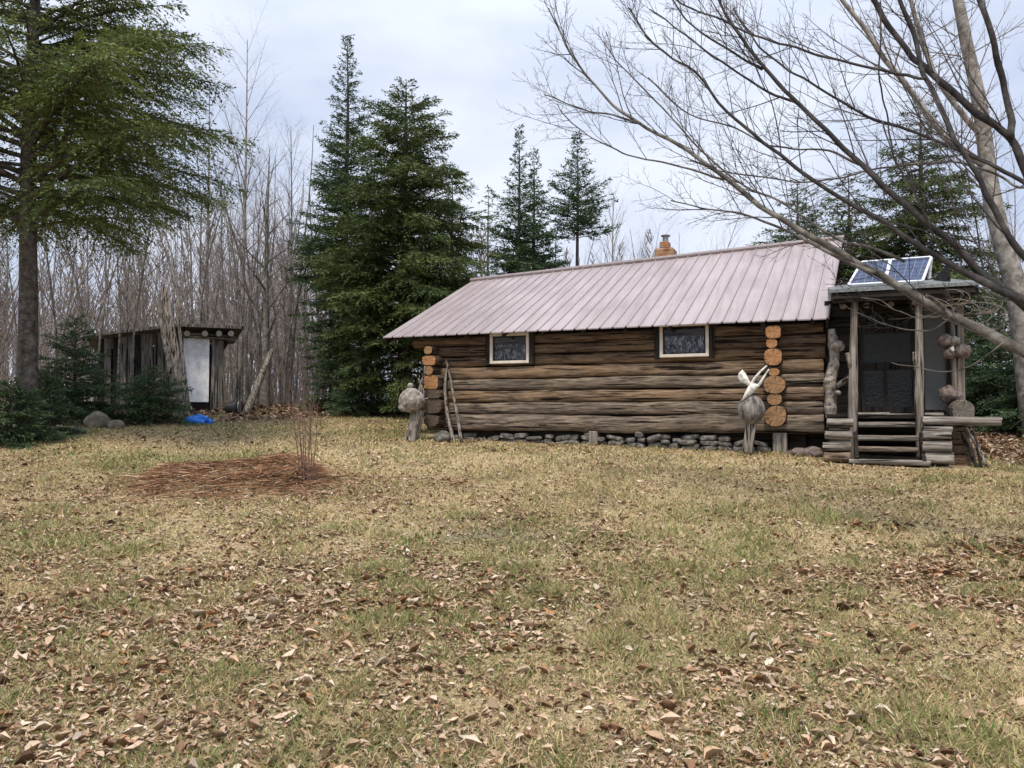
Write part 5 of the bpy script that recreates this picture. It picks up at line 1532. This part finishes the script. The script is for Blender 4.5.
# ------------------------------------------------------------------ the bare maple overhanging from the right
mb_base = np.array([4.9, 5.6, 0.0]); mb_base[2] = gz(mb_base[0], mb_base[1])
maple = thing("maple_tree", "large leafless maple whose long limbs arch across the porch and roof", "tree", mb_base)
twm = MB()
def limb(pix, d0, d1, w0, w1, mat='maple', twigs=1.0, tl=(0.45, 1.35), start=None, join=True, twspec=None):
    """pix: pixels from trunk end to tip; depth runs d0..d1; widths in px at both ends"""
    n = len(pix); seg = np.array(pix, float)
    cum = np.concatenate([[0], np.cumsum(np.hypot(*np.diff(seg, axis=0).T))]); cum /= cum[-1]
    dep = d0 + (d1 - d0) * cum + 0.10 * np.sin(cum * 7 + seg[0, 1])
    pts = np.array([P(px, py, dd) for (px, py), dd in zip(pix, dep)])
    rad = (w0 + (w1 - w0) * cum ** 0.50) * 0.70 / FPX * dep / 2
    if start is not None:
        pts = np.vstack([start[None], pts]); rad = np.concatenate([[rad[0] * 1.15], rad]); cum = np.concatenate([[0], cum]); n += 1
    # densify with slight wander
    s = np.linspace(0, n - 1, (n - 1) * 4 + 1)
    q = np.stack([np.interp(s, np.arange(n), pts[:, k]) for k in range(3)], 1)
    for c in range(3):
        q[1:-1, c] = (q[:-2, c] + 2 * q[1:-1, c] + q[2:, c]) / 4
        q[1:-1, c] = (q[:-2, c] + 2 * q[1:-1, c] + q[2:, c]) / 4
    r = np.interp(s, np.arange(n), rad)
    q += (np.stack([fbm(s * 1.1 + k * 30 + seg[0, 0], 0.3, k, 2) for k in range(3)], 1) - 0.5) * 0.05
    V, F = tube(q - mb_base, r * (1 + 0.25 * (fbm(s * 1.7, 3.0, seg[0, 0], 2) - 0.5)), 10)
    MB().add(V, F).build("limb", M[mat], maple, smooth=True)
    # side shoots
    tot = np.linalg.norm(np.diff(q, axis=0), axis=1).sum()
    nt = int(tot * 5.8 * twigs)
    side = 1
    for k in range(nt):
        f = 0.10 + 0.89 * (k + rng.random()) / max(nt, 1)
        if rng.random() > 0.25 + 0.8 * f:
            continue
        i = f * (len(q) - 1); a = min(int(i), len(q) - 2)
        p = q[a] + (q[a + 1] - q[a]) * (i - a)
        t = q[a + 1] - q[a]; t /= np.linalg.norm(t)
        b = np.cross(t, rng.normal(0, 1, 3)); b /= np.linalg.norm(b)
        an = rng.uniform(0.3, 0.85)
        d = t * math.cos(an) + b * math.sin(an) + np.array([0, 0, 0.18])
        ln = rng.uniform(*tl) * (1.1 - 0.5 * f)
        rr0 = min(np.interp(i, np.arange(len(r)), r) * 0.5, 0.0028 + 0.0036 * ln)
        grow([twm], p - mb_base, d, ln, rr0, 0, [(6, 0.18, 0.42, 0.65, 0.7, 5), (3, 0.2, 0.42, 0.65, 0.75, 4)], 0.45, 0.22, 0.35)
    return q
tz = lambda z, dx=0, dy=0: np.array([mb_base[0] + dx, mb_base[1] + dy, z])
# trunk (off to the right of the picture)
V, F = knotty([np.array([0, 0, -0.1]), np.array([0.02, 0.02, 0.8]), np.array([0.0, 0.05, 1.7]), np.array([-0.05, 0.1, 2.6]), np.array([0.05, 0.15, 4.2]), np.array([0.2, 0.3, 6.5])], [0.26, 0.21, 0.19, 0.17, 0.13, 0.06], 16, 0.08, 4, 1.0)
MB().add(V, F).build("trunk", M['maple'], maple, smooth=True)
limb([(1060, 372), (1024, 352), (990, 335), (950, 315), (905, 290), (870, 268), (840, 252), (800, 231), (760, 206), (715, 168), (680, 148), (636, 122), (606, 98), (586, 77), (565, 45), (549, 8)], 5.8, 8.2, 22, 2.2, 'maple', 1.3, start=tz(1.85, -0.05, 0.05))
limb([(878, 274), (845, 262), (800, 236), (764, 221), (735, 213), (700, 208), (670, 200)], 6.5, 8.0, 8, 1.8, 'maple', 1.3)
limb([(737, 182), (716, 177), (700, 173), (660, 163), (632, 158), (612, 148), (588, 136), (566, 118), (556, 104)], 7.7, 8.3, 4, 1.6, 'maple', 1.3)
limb([(640, 124), (612, 114), (590, 111), (566, 103), (544, 94)], 7.7, 8.3, 4, 1.6, 'maple', 1.2)
limb([(1060, 315), (1018, 299), (992, 287), (942, 259), (906, 238), (878, 216), (827, 190), (794, 167), (764, 142), (727, 112), (694, 72), (666, 55), (642, 30), (628, 8)], 5.7, 8.0, 15, 2.2, 'maple_dark', 1.4, start=tz(2.2))
limb([(1050, 322), (1024, 303), (1005, 290), (980, 272), (952, 241), (921, 220), (891, 193), (862, 165), (825, 132), (794, 101), (764, 69), (744, 42), (722, 6), (712, -14)], 5.9, 7.6, 17, 3.5, 'maple_dark', 1.3, start=tz(2.35, 0.05))
limb([(1055, 285), (1024, 259), (1003, 226), (985, 192), (967, 160), (952, 137), (939, 104), (926, 76), (914, 33), (901, 3), (893, -20)], 5.3, 6.2, 11, 6, 'maple_dark', 0.7, start=tz(2.6, 0, -0.05))
limb([(926, 77), (901, 74), (876, 72), (840, 62), (815, 57), (789, 47), (755, 36), (724, 19), (690, 8), (670, -4)], 5.8, 7.2, 5, 2.4, 'maple_dark', 1.2)
limb([(1060, 205), (1018, 180), (992, 165), (952, 147), (916, 132), (886, 122), (853, 109), (815, 86), (789, 70), (764, 51), (744, 30), (733, 8)], 5.9, 7.4, 8, 2.2, 'maple_dark', 1.2, start=tz(2.9, 0, 0.1))
limb([(1062, 235), (1024, 165), (1012, 138), (992, 122), (962, 99), (931, 74), (916, 61), (896, 35), (872, 2), (862, -16)], 6.0, 6.8, 13, 8, 'maple_dark', 0.8, start=tz(2.75, 0.05, 0.1))
limb([(1012, 138), (1011, 118), (1003, 81), (995, 46), (979, 3), (974, -18)], 6.1, 6.4, 10, 8, 'maple_dark', 0.7)
limb([(883, 122), (890, 150), (900, 172), (905, 178), (918, 185)], 6.3, 6.0, 2.5, 1.5, 'maple_dark', 0.6)
limb([(881, 3), (880, 40), (879, 75), (882, 100), (888, 122), (892, 150), (903, 175)], 6.6, 6.3, 2.5, 2.2, 'maple_dark', 0.5)
limb([(1064, 195), (1040, 172), (1024, 190), (1010, 180), (985, 170), (950, 160), (915, 163), (880, 168), (845, 178), (800, 182), (764, 178), (720, 172), (690, 160)], 6.6, 8.3, 5, 1.8, 'maple', 1.3)
limb([(952, 318), (930, 330), (905, 330), (880, 322), (862, 315), (845, 306)], 6.2, 6.9, 2.6, 1.5, 'maple', 0.5)
limb([(940, 312), (918, 318), (895, 312), (878, 300), (860, 297)], 6.3, 6.9, 2.6, 1.5, 'maple', 0.5)
limb([(1005, 343), (990, 355), (970, 368), (945, 374), (915, 366), (890, 362)], 6.0, 6.6, 2.8, 1.3, 'maple', 0.4)
limb([(952, 318), (943, 307), (932, 298), (928, 296)], 6.2, 6.1, 7, 6, 'maple', 0.0)
limb([(905, 262), (870, 248), (840, 243), (800, 214), (770, 196), (735, 180), (700, 150), (672, 118), (640, 82), (615, 60), (604, 40)], 6.8, 8.5, 5, 1.8, 'maple', 1.4)
limb([(860, 165), (830, 150), (800, 150), (770, 147), (735, 128), (700, 120), (668, 100), (648, 78)], 7.2, 8.3, 4, 1.6, 'maple', 1.3)
limb([(764, 70), (745, 60), (720, 45), (695, 30), (678, 12), (668, -6)], 7.3, 7.8, 4.5, 2, 'maple_dark', 1.2)
limb([(794, 101), (775, 98), (748, 82), (722, 62), (700, 45), (672, 25), (650, 8)], 7.2, 7.9, 4.5, 1.8, 'maple_dark', 1.3)
twm.build("twigs", M['maple_twig'], maple)

# pale trunked tree standing behind the porch
pb = dpt(1034, 15.0)
pt_ = thing("bare_tree", "leafless tree with a thick pale grey trunk behind the porch's outer end", "tree", pb)
def ptube(pix, d, w0, w1, nm, mat, parent):
    pts = np.array([P(px, py, d + 0.004 * k) for k, (px, py) in enumerate(pix)]) - pb
    if nm == "trunk":
        pts = np.vstack([np.array([[0, 0, -0.1]]), pts])
    n = len(pts); rad = np.linspace(w0, w1, n) / FPX * d / 2
    V, F = knotty(pts, rad, 12, 0.05, 3, 1.0, 6)
    MB().add(V, F).build(nm, M[mat], parent, smooth=True)
    return pts
ptube([(1022, 320), (1014, 279), (1005, 254), (993, 203), (987, 165), (984, 132), (977, 89), (967, 46), (959, 4), (952, -30)], 15.0, 22, 9, "trunk", 'pale_trunk', pt_)
brs = MB()
for pix, w0, w1 in (([(985, 138), (970, 124), (947, 94), (934, 74), (926, 51), (914, 14), (908, -14)], 6, 4), ([(942, 134), (926, 112), (901, 78), (883, 58), (865, 28), (845, 4), (832, -15)], 6, 4), ([(988, 168), (962, 150), (942, 134)], 8, 6)):
    pts = ptube(pix, 15.0, w0, w1, "limb", 'pale_trunk', pt_)
    for k in range(10):
        p = pts[0] + (pts[-1] - pts[0]) * rng.uniform(0.2, 1)
        i = rng.uniform(0.8, len(pts) - 1.01); a = int(i); p = pts[a] + (pts[a + 1] - pts[a]) * (i - a)
        grow([brs], p, np.array([rng.normal(0, .8), rng.normal(0, .5), 0.7]), rng.uniform(0.8, 1.8), 0.014, 0, [(6, 0.2, 0.42, 0.6, 0.6, 5), (3, 0.2, 0.45, 0.6, 0.7, 4)], 0.3, 0.2)
for k in range(16):
    z_ = rng.uniform(4.0, 8.0)
    p = np.array([np.interp(z_, [3.5, 8.5], [-0.55, -1.45]), 0, z_])
    grow([brs], p, np.array([rng.normal(0, .9), rng.normal(0, .6), 0.6]), rng.uniform(0.8, 2.0), 0.014, 0, [(6, 0.2, 0.42, 0.6, 0.6, 5), (3, 0.2, 0.45, 0.6, 0.7, 4)], 0.3, 0.2)
brs.build("branches", M['twig'], pt_)
